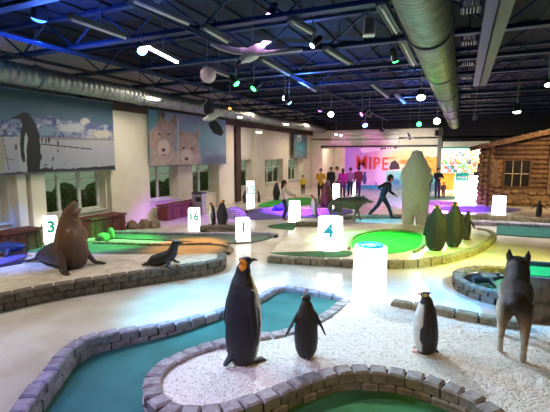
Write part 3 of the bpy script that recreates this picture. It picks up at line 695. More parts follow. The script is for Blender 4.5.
def paint_wolves(x, y):
    n = fbm(x, y, .12, 11); n2 = fbm(x, y*.5, .8, 13)
    C = mixc(A3(H('57788a')), A3(H('7d93a0')), n*1.6-.3)
    C = soft(C, x, y, 152, 118, 9, 14, H('4b8088')); C = soft(C, x, y, 205, 140, 22, 12, H('5f8d95'), .8); C = soft(C, x, y, 180, 118, 22, 10, H('7c8198'), .8); C = soft(C, x, y, 215, 160, 18, 8, H('4f5f6c'), .7)
    C[inpoly(x, y, [(158,104),(166,106),(164,122),(158,122)])] = H('4d4438')
    def fur(cx, cy, rx, ry, a, b, k=.25):
        nonlocal C; f = mixc(a[None], b[None], n2*.9+.05); d = np.sqrt(((x-cx)/rx)**2+((y-cy)/ry)**2); t = np.clip((1-d)/k, 0, 1)[:, None]; C = C*(1-t)+f*t
    A_, B_, W_, D_ = H('8d7868'), H('b9a394'), H('cdc0b4'), H('4a3c36')
    # left animal: head high, ears up, long muzzle
    fur(163, 160, 15, 22, A_, W_); fur(164, 136, 13.5, 19, H('6f5f56'), B_); fur(155, 140, 7, 14, A_, B_)
    C[inpoly(x, y, [(158,128),(159.5,114),(166,122)])] = H('86705f'); C[inpoly(x, y, [(170,123),(176,112),(177,128)])] = H('7d6859')
    fur(164, 148, 7, 10, B_, W_)
    for ex, ey in [(159.5,134),(169,134)]: C = soft(C, x, y, ex, ey, 1.9, 1.5, D_, .5)
    C = soft(C, x, y, 163.5, 150, 2.4, 2.2, H('2a2426'), .5); C = soft(C, x, y, 164, 155, 4, .9, D_, .8)
    # right animal: lower, rounder face
    fur(188, 160, 15, 20, A_, W_); fur(188, 145, 12, 14, H('84705c'), B_)
    C[inpoly(x, y, [(178,138),(178,127),(185,134)])] = H('86705f'); C[inpoly(x, y, [(192,134),(199,130),(198,142)])] = H('86705f')
    fur(187, 156, 7, 8, B_, W_)
    for ex, ey in [(183.5,148),(192,148.5)]: C = soft(C, x, y, ex, ey, 1.9, 1.5, D_, .5)
    C = soft(C, x, y, 186.5, 159, 2.3, 2, H('2a2426'), .5)
    C[(np.abs(x-178) < .5) & (y > 118)] = H('b9b2ad')
    return C
def paint_blue_bird(x, y):
    n = fbm(x, y, .5, 21); C = mixc(A3(H('4d5a5a')), A3(H('5f7a80')), n*1.4)
    C = soft(C, x, y, 301, 148, 6.5, 9, H('3f93a8'), .6); C = soft(C, x, y, 299.5, 138, 3, 5, H('c9d8d4'), .5); C[(n > .62)] *= .75; C = soft(C, x, y, 299, 139, 1.2, 2, H('4a5a50'), .5); return C
def paint_mural(x, y):
    n = fbm(x, y, .12, 31); n2 = fbm(x, y, .6, 33); t = (x-345)/91
    C = mixc(A3(H('a98be8')), A3(H('e9b9e6')), t*2.2+n*.4-.1); C = mixc(C, A3(H('ffe9cf')), (t-.38)*3.4)
    C = mixc(C, A3(H('fff6e2')), (t-.7)*4)
    sun = np.exp(-(((x-400)/20)**2+((y-158)/8)**2)); C = mixc(C, A3(H('ffcf7a')), sun*.8)
    C[inpoly(x, y, [(359,149),(366,147),(384,148),(377,151),(363,153)])] = H('f2ecff')
    for a, b in [(380.5,383.5),(384,386),(387.5,388.5),(390,391),(394,397)]: C[(x > a) & (x < b) & (np.abs(y-(148.8-.07*(x-380))) < .8)] = H('3a3550')
    # sea and ice
    sea = (y > 171+.0*x) & (x > 384); C[sea] = mixc(A3(H('8fd0c4')), A3(H('5fb3c0')), (y-171)/16+n2*.3)[sea]
    ice = (y > 170-.16*(x-360)) & (x <= 386); C[ice] = mixc(A3(H('e8d6fa')), A3(H('d3b0ee')), n2)[ice]
    C[(y > 185) & (x < 386)] = H('38a3cc'); C[(y > 184) & (x >= 386)] = H('6c8fa8')
    C[inpoly(x, y, [(389,168),(391,162),(395,160),(399,164),(400,169),(390,170)])] = H('2b1f28')
    C = soft(C, x, y, 404, 162, 7, 3, H('e08a3c'), .6); C = soft(C, x, y, 392, 158, 6, 2, H('e9a35a'), .8)
    tr = (x > 420) & (y > 155+4*n2) & (y < 172+5*n2); C[tr] = mixc(A3(H('e8912c')), A3(H('ffd36a')), n2*2-.4)[tr]
    C = soft(C, x, y, 421, 180, 6, 6, H('c98a3a'), .6)
    C = soft(C, x, y, 396, 182, 5, 3.4, H('3f7fae'), .4)
    # blue penguin at the foot
    C = soft(C, x, y, 364.5, 179, 2.4, 6, H('3c4f96'), .25); C = soft(C, x, y, 364.8, 173, 1.4, 1.7, H('33437f'), .3); C = soft(C, x, y, 376, 184, 1, 2.6, H('6a5fae'), .5)
    return C
def hang(name, label, Xp, y0, y1, z0, z1, nu, nv, fn):
    t = thing(name, label, 'poster', (Xp, (y0+y1)/2, z0)); mx = Vector(t.location)
    o = picture('printed_sheet', (Xp, y0, z0), (0, y1-y0, 0), (0, 0, z1-z0), nu, nv, fn, .015); o.parent = t; o.matrix_parent_inverse = Matrix.Translation(-mx)
    b = MB()
    for z in (z0, z1): b.tube([(0, y0-mx.y-.02, z-mx.z), (0, y1-mx.y+.02, z-mx.z)], .018, 8)
    b.build('hanging_rod', 'steel_pale', t); return t
Xp = XL+.32
hy = lambda px, py: GX(px, py, Xp).y
zt_ = lambda px, py: GX(px, py, Xp).z
hang('hanging_banner', 'huge hanging print of a big penguin on an icy shore', Xp, hy(-30,130), hy(113.5,130), zt_(60,172), zt_(60,95), 330, 150, paint_antarctic)
hang('hanging_banner', 'hanging print of two pale furry wild cats or wolves', Xp, hy(149,140), hy(226,140), zt_(190,165), zt_(190,115), 260, 170, paint_wolves)
hang('hanging_banner', 'small far hanging print with blue shapes', Xp, hy(294,145), hy(307,145), zt_(300,158), zt_(300,134.5), 60, 80, paint_blue_bird)
zb = pY(390, 190).z
mu = thing('wall_mural', 'wide pink and gold polar mural with big red-orange letters on the back wall', 'mural', ((xm0+xm1)/2, YB-.02, 0))
pm = picture('printed_sheet', (xm0, YB-.02, zb), (xm1-xm0, 0, 0), (0, 0, zt-zb), 300, 160, paint_mural, .015); pm.parent = mu; pm.matrix_parent_inverse = Matrix.Translation(-Vector(mu.location))

def text_mesh(name, s, h, mname, parent, loc, rot, extr=.004, sx=1.0, mats=None, off=.012):
    cu = bpy.data.curves.new(name, 'FONT'); cu.body = s; cu.size = h/.7; cu.extrude = extr; cu.align_x = 'CENTER'; cu.align_y = 'CENTER'; cu.offset = h*off; cu.resolution_u = 4
    o = bpy.data.objects.new(name, cu); COL.objects.link(o); dg = bpy.context.evaluated_depsgraph_get(); dg.update()
    me = bpy.data.meshes.new_from_object(o.evaluated_get(dg)); bpy.data.objects.remove(o); me.name = name; me.materials.clear()
    me.materials.append(MATS[mname]); q = bpy.data.objects.new(name, me); COL.objects.link(q); q.parent = parent; q.location = loc; q.rotation_euler = rot; q.scale = (sx, 1, 1); return q
mat('letter_red', hexc('e0502a'), .6, nscale=3, col2=hexc('c23a3f'))
for ch, px, py, ph in [('M', 361.5, 163, 13.5), ('I', 370, 164, 12.5), ('P', 376.5, 164, 12), ('E', 385, 164.5, 12.5)]:
    p = pY(px, py, YB-.1); hh = ph*27/FPX*.98
    text_mesh('letter', ch, hh, 'letter_red', mu, (p.x-mu.location.x, -.06, p.z), (math.pi/2, 0, 0), .05, .82)

# ------------------------------------------------------------------ glowing boxes
def glow_box(label, loc, h, wd, num=None, shape='square', rz=0.0, mname='glow', ring=False, mark='teal_mark', light=0):
    t = thing('glowing_box', label, 'lamp', loc, rz); mb = MB()
    if shape == 'round':
        n = 28; pr = [(.94, 0), (1.0, .01), (1.0, .03), (.985, .5), (.96, .985), (.93, 1.0)]
        mb.tube([(0,0,a*h) for r, a in pr], [r*wd/2 for r, a in pr], n, ref=(0,1,0))
    else:
        pr = [(1.0, 0), (1.03, .02), (.98, .98), (.94, 1.0)]; rings = []
        for r, a in pr: rings.append([mb.bm.verts.new((x*wd/2*r, y*wd/2*r, a*h)) for x, y in ((-1,-1),(1,-1),(1,1),(-1,1))])
        for A, B in zip(rings, rings[1:]):
            for k in range(4): mb.bm.faces.new((A[k], A[(k+1)%4], B[(k+1)%4], B[k]))
        mb.bm.faces.new(rings[0][::-1]); mb.bm.faces.new(rings[-1])
    mb.build('lamp_body', mname, t)
    if num:
        hh = h*.40 if len(num) == 1 else h*.34
        text_mesh('number', num, hh, mark, t, (0 if shape == 'square' else -wd*.06, -wd/2-.004, h*.62), (math.pi/2, 0, 0), .003, 1.0, off=.035)
    if ring:
        r = MB(); 
        a = [(math.cos(q)*wd*.34, math.sin(q)*wd*.34, h+.012) for q in [2*math.pi*k/28 for k in range(29)]]
        r.tube(a, .022, 8, caps=False); r.build('top_ring', 'cyan_mark', t)
        r = MB(); r.bar((-wd*.2, 0, h+.01), (wd*.25, .02, h+.01), .03, .012); r.build('top_mark', 'cyan_mark', t)
    return t
face = lambda p: math.atan2(p.y, p.x)-math.pi/2
def hgt(px, py_top, base):  # height of something whose foot is at base and whose top shows at py_top
    d = ray(px, py_top); hd = math.hypot(base.x, base.y); return CAMH+d.z*hd/math.hypot(d.x, d.y)
def gb_at(px, pb, pt, wpx, label, z=0.0, **k):
    b = G(px, pb, z); dep = (b-Vector((0,0,CAMH))).dot(_f); return glow_box(label, b, hgt(px, pt, b)-z, wpx*dep/FPX, rz=face(b)+k.pop('turn', 0), **k)
gb_at(369, 300, 246, 33, 'nearest round white glowing column with a cyan ring on top', z=.155, shape='round', ring=True, mname='glow')
gb_at(330, 249, 217, 25, 'white glowing column marked 4 on the centre bed', z=.10, shape='round', num='4', mark='cyan_mark')
gb_at(243, 240.5, 218, 13.5, 'white glowing box marked 1 on the grey-green lane', z=.03, num='1', turn=.1, mname='glow_soft')
gb_at(194.5, 229, 208, 11, 'white glowing box marked 16 beside the two penguins', z=.0, num='16', turn=-.1, mname='glow_soft')
gb_at(51.5, 243, 216, 12, 'white glowing box marked 3 behind the big sea lion', z=.05, num='3', turn=.1, mname='glow_soft')
gb_at(250.5, 205, 181, 8, 'small white glowing box by the window wall with a faint pale number', z=.0, num='15', mark='faint_mark', mname='glow_soft')
gb_at(294.5, 219, 201, 11, 'plain white glowing box the seated child leans on', z=.03, mname='glow')
gb_at(498.5, 213, 196, 12, 'plain white glowing box in front of the log cabin', z=.03, mname='glow')
gb_at(336, 199, 184, 7, 'white glowing box behind the person in the magenta coat', z=0, mname='glow')
gb_at(354.5, 195, 178, 6, 'white glowing box at the foot of the mural beside the grey-clad person', z=0, mname='glow')
gb_at(461, 200, 181, 10, 'white glowing pedestal under the teal sign by the shop', z=0, mname='glow')
gb_at(474, 202, 176, 11, 'white glowing column at the shop entrance against the cabin', z=0, mname='glow')
b = G(461, 199.5, 0)
ts = thing('teal_sign', 'small teal sign box standing on the glowing pedestal by the shop', 'sign', (b.x, b.y, hgt(461, 181, b)+.005), face(b))
MB().box((0,0,.2), (.6,.3,.4), top=.02).build('sign_box', 'teal_mark', ts)
mb = MB(); [mb.box((x_, -.156, .19), (.06, .008, h_)) for x_, h_ in ((-.2,.07),(-.12,.11),(-.04,.08),(.04,.12),(.12,.08),(.2,.10))]; mb.box((0, -.156, .10), (.46, .008, .015)); mb.build('lettering', 'white_plastic', ts)

# ------------------------------------------------------------------ log cabin
YC = 20.6; xc0 = GY(479, 203, YC).x
cb = thing('log_cabin', 'brown log cabin front with a six-pane window and sloping shed roof', 'cabin', (xc0, YC, 0))
xw0, xw1 = GY(504, 170, YC).x-xc0, GY(530, 170, YC).x-xc0; zw0, zw1 = GY(515, 187, YC).z, GY(515, 160, YC).z
slope = math.tan(math.radians(13.5)); zl = GY(479, 146, YC-.5).z
wl = MB(); k = 0; z = .0; WX = 7.4
while z < zl+WX*slope:
    r = .1; xs = max(0.3, (z+.2-zl)/slope) if z+.2 > zl else .3
    segs = [(xs, xw0-.06), (xw1+.06, WX)] if zw0-.12 < z < zw1-.02 else [(xs, WX)]
    for a, b in segs:
        if b-a > .05: wl.tube([(a, 0, z+.1), (b, 0, z+.1)], (.095, .105), 8)
    z += .2
wl.build('log_wall', 'log_wood', cb)
st = MB(); rnd = random.Random(5)
for i in range(13):
    for j in range(3): st.ball((-.02+.2*j+rnd.uniform(-.04,.04), -.03+rnd.uniform(-.04,.04), .11+.205*i+rnd.uniform(-.03,.03)), (rnd.uniform(.11,.15), .16, rnd.uniform(.095,.13)), 5)
st.box((.18, .12, 1.33), (.5, .2, 2.66)); st.build('stone_pillar', 'stone_brown', cb)
wf = MB(); xm = (xw0+xw1)/2
for x in (xw0, xw1): wf.box((x, -.08, (zw0+zw1)/2), (.07, .08, zw1-zw0+.07))
for zz in (zw0, zw1): wf.box((xm, -.08, zz), (xw1-xw0, .07, .07))
wfo = wf.build('window_frame', 'roof_wood', cb)
mn = MB()
for f in (1/3, 2/3): mn.box((xw0+(xw1-xw0)*f, -.07, (zw0+zw1)/2), (.035, .04, zw1-zw0))
mn.box((xm, -.07, (zw0+zw1)/2), (xw1-xw0, .04, .035)); mn.build('muntin', 'kerb_brown', wfo)
MB().box((xm, -.03, (zw0+zw1)/2), (xw1-xw0, .02, zw1-zw0)).build('pane', 'dark_pane', wfo)
sx = GY(499, 170, YC-.1).x-xc0
MB().box((sx-.12, -.11, (zw0+zw1)/2), (.3, .05, zw1-zw0+.05)).build('shutter', 'stone_brown', cb)
rf = MB(); rf.bar((-.5, -.25, zl-.12), (WX, -.25, zl-.12+(WX+.5)*slope), 1.3, .1); rf.build('roof', 'roof_wood', cb)
fa = MB(); fa.bar((-.52, -.93, zl-.14), (WX, -.93, zl-.14+(WX+.5)*slope), .05, .2); fa.build('fascia', 'log_wood', cb)
rfn = MB()
for i in range(26):
    x = -.4+.3*i; rfn.bar((x, -.5, zl-.05+(x+.5)*slope), (x, -1.0, zl-.05+(x+.5)*slope), .06, .05)
rfn.build('rafter_tails', 'kerb_brown', cb)
pp = GY(491, 150, YC-1.0).x-xc0
MB().tube([(pp, -.8, 0), (pp, -.8, zl-.12+(pp+.5)*slope)], .06, 10).build('porch_post', 'roof_wood', cb)
dx_ = GY(547, 170, YC).x-xc0
MB().box((dx_+.12, -.16, 1.3), (.2, .1, 2.6)).build('corner_board', 'stone_brown', cb)
# planks at the foot of the cabin: stacked stone skirting
skt = MB()
for i in range(9):
    x = .7+.32*i; skt.ball((x, -.2, .62+rnd.uniform(-.05,.05)), (.17, .1, .09), 5)
    skt.ball((x+.1, -.2, .2+rnd.uniform(-.05,.05)), (.2, .12, .1), 5)
skt.box((.7+1.28, -.13, .35), (3, .1, .66)); skt.build('stone_skirting', 'stone_brown', cb)

# ------------------------------------------------------------------ shop stock behind the opening
rnd = random.Random(12)
shelf = thing('shop_shelving', 'long white shop shelving seen through the opening past the cabin', 'shelving', ((xm1+xs1)/2, YB+4.4, 0)); swd = xs1-xm1-.2
MB().box((0, .28, 1.3), (swd, .06, 2.6)).build('back_panel', 'white_plastic', shelf)
for z in (.4, .95, 1.5, 2.05): MB().box((0, 0, z), (swd, .5, .04)).build('shelf', 'white_plastic', shelf)
TOY = ['c0392b', 'e8a13a', '3f8f4a', '2f6fae', 'f0d060', '8a4a2a', '2a2a30', 'd86a8a', '4aa6a0', 'e8e4dc']
for i, c in enumerate(TOY): mat('toy_'+str(i), hexc(c), .8, bump=.3)
def plush(c, p, s, label):
    t = thing('plush_toy', label, 'toy', p, -math.pi/2+rnd.uniform(-.6,.6), 'plush toys on the shop shelves')
    b = MB(); b.ball((0,0,.13*s), (.1*s,.11*s,.14*s), 6); b.build('body', 'toy_%d' % c, t)
    b = MB(); b.ball((.03*s,0,.31*s), .09*s, 6); b.ball((.02*s,.07*s,.39*s), .035*s, 4); b.ball((.02*s,-.07*s,.39*s), .035*s, 4); b.build('head', 'toy_%d' % ((c+3) % 10), t)
    return t
names = ['red', 'orange', 'green', 'blue', 'yellow', 'brown', 'black', 'pink', 'turquoise', 'cream']
rows = ['lowest shelf', 'second shelf', 'third shelf', 'top shelf']
for j, z in enumerate((.42, .97, 1.52, 2.07)):
    for i in range(10):
        c = (i*3+j*7) % 10
        plush(c, (shelf.location.x-swd/2+.3+(swd-.6)*i/9, YB+4.35, z), 1.0+rnd.random()*.2, names[c]+' plush toy on the '+rows[j]+' of the shop')
# a hanging row of bright bags above the counter
for i in range(9):
    c = (0, 2, 0, 5, 2, 6, 0, 5, 6)[i]; x = (xm1+xs1)/2-1.2+.33*i; z = 2.0+rnd.uniform(-.12, .1)
    t = thing('hanging_bag', names[c]+' bag hanging over the shop counter, the '+['first','second','third','fourth','fifth','sixth','seventh','eighth','ninth'][i]+' from the left', 'bag', (x, YB+2.2, z), 0, 'bags hanging over the shop counter')
    MB().ball((0,0,-.25), (.16,.09,.25), 7).build('bag_body', 'toy_%d' % c, t); MB().tube([(0,0,-.05),(0,0,3.2-z)], .01, 5).build('cord', 'wire', t)
cn = thing('shop_counter', 'orange-brown shop counter to the left inside the opening', 'counter', ((xm1+xs1)/2-1.2, YB+1.6, 0))
MB().box((0,0,.5), (1.7,.6,1.0)).build('front_panel', 'toy_1', cn); MB().box((0,0,1.03), (1.8,.7,.05)).build('worktop', 'stone_brown', cn)

# ------------------------------------------------------------------ benches, bin, rocks, igloo, globe
def bench(a, b, label, hgt_=.5):
    ya, yb = yx(a), yx(b); t = thing('window_bench', label, 'bench', (XL+.5, (ya+yb)/2, 0))
    q = MB(); q.box((0,0,hgt_/2-.02), (.42, yb-ya, hgt_-.06)); q.build('front_boards', 'red_wood', t)
    MB().box((0,0,hgt_), (.52, yb-ya+.05, .05), top=.005).build('seat_plank', 'red_wood', t)
    k = MB()
    for i in range(4): k.box((.215, (i-1.5)*(yb-ya)/4, hgt_/2-.03), (.02, .04, hgt_-.1))
    k.build('batten', 'brown_beam', t)
bench(-20, 18, 'dark red wooden bench under the leftmost window')
bench(70, 106, 'dark red wooden bench behind the big sea lion')
bench(150, 186, 'dark red wooden bench under the window below the wolf banner')
p = G(199.5, 215)
bn = thing('litter_bin', 'square silver litter bin with a dark opening by the window wall', 'bin', p, .2)
MB().box((0,0,.4), (.38,.38,.78)).build('bin_body', 'bin_steel', bn); MB().box((0,0,.82), (.42,.42,.06), top=.01).build('lid', 'housing', bn); MB().box((.05,-.195,.6), (.22,.012,.16)).build('opening', 'black', bn)
def rock(px, py, wpx, hpx, m, label, z=0, group=None, seed=0):
    b = G(px, py, z); dep = (b-Vector((0,0,CAMH))).dot(_f); s = dep/FPX; rw, rh = wpx*s/2, hpx*s
    mb = MB(); g = bmesh.ops.create_icosphere(mb.bm, subdivisions=3, radius=1)
    for v in g['verts']:
        n = noise.noise(v.co*1.6+Vector((seed*3.1, 0, 0)))*.35+noise.noise(v.co*4+Vector((0, seed, 0)))*.1; v.co *= 1+n
        v.co.x *= rw; v.co.y *= rw*.8; v.co.z = max(-.3, v.co.z)*rh*.75+rh*.22
    zmin = min(v.co.z for v in g['verts'])
    for v in g['verts']: v.co.z -= zmin
    o = mb.build('boulder', m, smooth=True, loc=b, rz=seed); return tag(o, label, 'rock', group)
for i, (px, py, wp, hp, lb) in enumerate([(112,229,10,7,'brown boulder at the left end of the row by the pilaster'),(121,229,12,9,'second brown boulder in the row by the pilaster'),(132,228.5,12,9,'middle brown boulder in the row by the pilaster'),(144,228,13,9,'wide brown boulder right of the middle in the row by the pilaster'),(155,227.5,12,9,'brown boulder at the right end of the row by the pilaster')]):
    rock(px, py, wp, hp, 'rock', lb, .0, 'boulders by the pilaster', i+1)
rock(103, 240, 14, 8, 'rock_green_lit', 'large green-lit rock with a pointed top behind the lane', .03, None, 8)
rock(111, 238, 8, 11, 'rock_green_lit', 'pointed green-lit rock standing beside the large one', .03, None, 9)
rock(42, 244, 10, 18, 'rock', 'rounded tan boulder left of box three', .0, None, 12)
p = G(234, 217.5)
ig = thing('igloo_dome', 'small violet-lit patterned igloo dome right of the two penguins', 'igloo', p, face(p))
mb = MB()
R_ = .36; n = 20; m = 8; rings = []
for j in range(m+1):
    a = (math.pi/2)*j/m*.98; rings.append([mb.bm.verts.new((math.cos(q)*R_*1.25*math.cos(a), math.sin(q)*R_*math.cos(a), R_*1.05*math.sin(a))) for q in [2*math.pi*k/n for k in range(n)]])
for A, B in zip(rings, rings[1:]):
    for k in range(n): mb.bm.faces.new((A[k], A[(k+1)%n], B[(k+1)%n], B[k])).smooth = True
mb.bm.faces.new(rings[0][::-1]); mb.bm.faces.new(rings[-1])
o = mb.build('dome', 'igloo', ig)
mb = MB(); 
for j in range(1, 7):
    a = (math.pi/2)*j/7.5; q = [(math.cos(t_)*R_*1.26*math.cos(a), math.sin(t_)*R_*1.01*math.cos(a), R_*1.06*math.sin(a)) for t_ in [2*math.pi*k/24 for k in range(25)]]; mb.tube(q, .006, 5, caps=False)
for k in range(12):
    t_ = 2*math.pi*k/12; mb.tube([(math.cos(t_)*R_*1.26*math.cos(a), math.sin(t_)*R_*1.01*math.cos(a), R_*1.06*math.sin(a)) for a in [math.pi/2*j/8 for j in range(8)]], .006, 5)
mb.build('block_joints', 'felt_violet', ig)
p = GY(208, 75, 6.6)
pg = thing('paper_globe', 'pinkish white paper globe hanging under the ceiling', 'lantern', p)
b = MB(); b.ball((0,0,0), .145, 16); b.build('globe', 'globe_paper', pg)
MB().tube([(0,0,.14),(0,0,4.9-p.z)], .006, 5).build('hanging_wire', 'wire', pg)
MATS['igloo'].node_tree.nodes['Principled BSDF'].inputs['Roughness'].default_value = .7
# ------------------------------------------------------------------ animals
BK, BKB, WT, CREAM, OG = lin((.11,.11,.14)), lin((.17,.15,.16)), lin((.88,.87,.84)), lin((.86,.8,.68)), lin((.98,.62,.1))
def penguin(label, loc, h, yaw, kind='king', head=0.0, pitch=0.0, flip=(0.0, 0.0), fat=1.0, group=None, vox=.011, look=0.0, lean=0.0, name='penguin'):
    """statue facing +X locally; head turns by head (rad), beak raised by look; flip spreads left/right flippers"""
    t = thing(name, label, 'penguin statue', loc, yaw, group); f = fat
    prof = {'king': [(.035,.0,.105,.115),(.10,-.005,.135,.15),(.22,0,.15,.172),(.38,.01,.155,.18),(.52,.012,.145,.17),(.64,.01,.125,.148),(.73,.005,.095,.115),(.80,.01,.068,.078),(.86,.015,.06,.062)],
            'small': [(.04,.0,.12,.13),(.12,-.005,.155,.165),(.26,0,.17,.185),(.42,.01,.165,.18),(.56,.012,.15,.16),(.67,.01,.125,.14),(.75,.01,.098,.11),(.82,.015,.08,.085)]}[kind]
    S = [('l', [((cx*h+lean*z*h, 0, z*h), ry*h*f, rx*h*f) for z, cx, rx, ry in prof], (1,0,0))]
    ch, sh = math.cos(head), math.sin(head); hz = .905 if kind == 'king' else .885; hr = .062 if kind == 'king' else .085
    hc = Vector((.015+lean*hz, 0, hz))*h; fw = Vector((ch*math.cos(look), sh*math.cos(look), math.sin(look)))
    S.append(('l', [(hc-Vector((0,0,.07*h)), .06*h*f), (hc, hr*h, hr*h*.95), (hc+fw*.045*h, hr*h*.72, hr*h*.66)], (0,.3,1)))
    # tail
    S.append(('l', [((-.10*h, 0, .10*h), .05*h, .03*h), ((-.19*h, 0, .03*h), .03*h, .012*h)]))
    for s, fl in ((1, flip[0]), (-1, flip[1])):
        o = math.sin(fl); c_ = math.cos(fl); sx0 = prof[5][3]*h*f*.93
        P0 = Vector((.0+lean*.68*h, s*sx0, .68*h)); dirv = Vector((-.10, s*(o+.12), -c_)).normalized()
        L_ = .40*h; S.append(('l', [(P0, .03*h, .022*h), (P0+dirv*L_*.4, .052*h, .02*h), (P0+dirv*L_*.75, .042*h, .018*h), (P0+dirv*L_, .018*h, .012*h)], (0,1,0)))
    fpos = [(.10*h, s*.075*h) for s in (1, -1)]
    for x, y in fpos: S.append(('l', [((x-.08*h, y, .06*h), .05*h), ((x-.01*h, y, .03*h), .035*h, .025*h)]))
    def colfn(co, no):
        x, y, z = co[:, 0]/h, co[:, 1]/h, co[:, 2]/h; x = x-lean*z; n = len(co)
        C = np.repeat(A3(BK if kind == 'king' else BKB), n, 0)
        bell = sstep(x, .03, .055)*(z < .76)*(z > .05)
        fl = np.abs(y) > (.155*f if kind == 'king' else .165*f)
        C = mixc(C, A3(WT), bell*(~fl))
        if kind == 'king':
            C = mixc(C, A3(lin((.95,.78,.35))), sstep(x, .03, .05)*sstep(z, .62, .76)*(z < .82))
            # pale line where flank meets flipper
            rim = sstep(np.abs(y), .12*f, .15*f)*(x > .0)*(x < .035)*(z > .3)*(z < .62); C = mixc(C, A3(lin((.55,.58,.66))), rim*.8)
        hx, hy = x-.015, y; u_ = hx*ch+hy*sh; v_ = -hx*sh+hy*ch
        if kind == 'king':
            pt = np.sqrt(((u_+.008)/.038)**2+((z-hz+.014)/.046)**2) < 1; C[pt & (np.abs(v_) > .028) & (z > hz-.075)] = OG
        else:
            pt = (np.abs(v_) > .05) & (z > hz) & (z < hz+.035) & (u_ > -.02); C[pt] = lin((.8,.72,.4))
        return C
    blob('body', S, max(vox, h*.012), colfn, 'hide', t)
    bl = (.075 if kind == 'king' else .075)*h; b = MB(); s0 = hc+fw*hr*.8*h
    dn = Vector((0,0,-.18)) if kind == 'king' else Vector((0,0,-.25))
    b.tube([s0, s0+fw*bl*.6, s0+(fw+dn).normalized()*bl], [(.024*h if kind != 'king' else .018*h), .014*h, .004*h], 8, ref=(0,1,.2))
    b.build('beak', 'beak_dark' if kind == 'king' else 'beak_red', t, smooth=True)
    for x, y in fpos:
        b = MB(); b.ball((x+.0*h, y, .018*h), (.05*h, .035*h, .017*h), 6)
        for k in (-1, 0, 1): b.tube([(x+.02*h, y+k*.014*h, .018*h), (x+.075*h, y+k*.03*h, .010*h)], [.014*h, .008*h], 6)
        b.build('foot', 'foot_pink' if kind != 'king' else 'foot_dark', t, smooth=True)
    for s in (1, -1):
        sd = Vector((-sh, ch, 0))*s; b = MB(); b.ball(hc+fw*hr*.45*h+sd*hr*.82*h+Vector((0,0,.012*h)), .0095*h, 5); b.build('eye', 'eye_black', t)
    return t
mat('beak_dark', hexc('2b2622'), .4); mat('beak_red', hexc('b5532c'), .5); mat('foot_pink', hexc('d79a8c'), .6); mat('foot_dark', hexc('2a2626'), .6); mat('eye_black', (.01,.01,.01), .15)
D = math.radians
def pen(px, pb, pt, label, yaw, z, kind='king', **k):
    b = G(px, pb, z); return penguin(label, b, hgt(px, pt, b)-z, D(yaw), kind, **k)
pen(243, 362, 251, 'large king penguin with a yellow-orange ear patch on the pebble island', 62, .17, head=D(-34), flip=(.10,.16), look=.2, fat=.99, vox=.01)
pen(306, 356, 291, 'small dark penguin seen from behind on the pebble island', 124, .17, 'small', flip=(.42,.3), look=.8, fat=.98)
pen(425, 352, 287.5, 'small white-breasted penguin with a red beak facing left', 182, .17, 'small', flip=(.06,.08), look=.08, fat=1.08, head=D(0))
pen(435, 250, 202, 'left one of the two big green-lit penguins beside the polar bear', 80, .10, flip=(.05,.05), fat=1.22, head=D(15), look=.1)
pen(453, 246.5, 199, 'right one of the two big green-lit penguins beside the polar bear', 100, .10, flip=(.05,.05), fat=1.05, head=D(-20), look=.1)
pen(466, 240, 209, 'smaller green-lit penguin standing right of the big pair', 40, .10, 'small', flip=(.3,.8), fat=.8)
pen(538.5, 217, 199.5, 'lone penguin with spread flippers by the dark kerb at the right', 85, .14, 'small', flip=(.8,.8), fat=.85)
pen(212.5, 225, 201, 'penguin with a white front beside box sixteen', 215, .0, flip=(.1,.25), fat=.95, head=D(20))
pen(222.5, 225.5, 198.5, 'dark-backed penguin beside the white-fronted one near box sixteen', 75, .0, flip=(.1,.3), fat=1.2, head=D(-50))
pen(315, 216, 193, 'white-breasted leaning penguin between the seated child and the brown sea lion', 245, .0, flip=(.3,.1), lean=.16, fat=.78, head=D(-30))
pen(276.5, 200, 180.5, 'dark penguin near the window wall behind the seated child', 60, .0, flip=(.15,.15), fat=1.15)
pen(258.5, 202, 190, 'tiny penguin by the window wall right of box fifteen', 200, .0, 'small', flip=(.15,.15), fat=.9)
pen(245.5, 203, 189, 'small dark penguin half hidden behind box fifteen', 120, .0, 'small', flip=(.15,.15), fat=1.1)

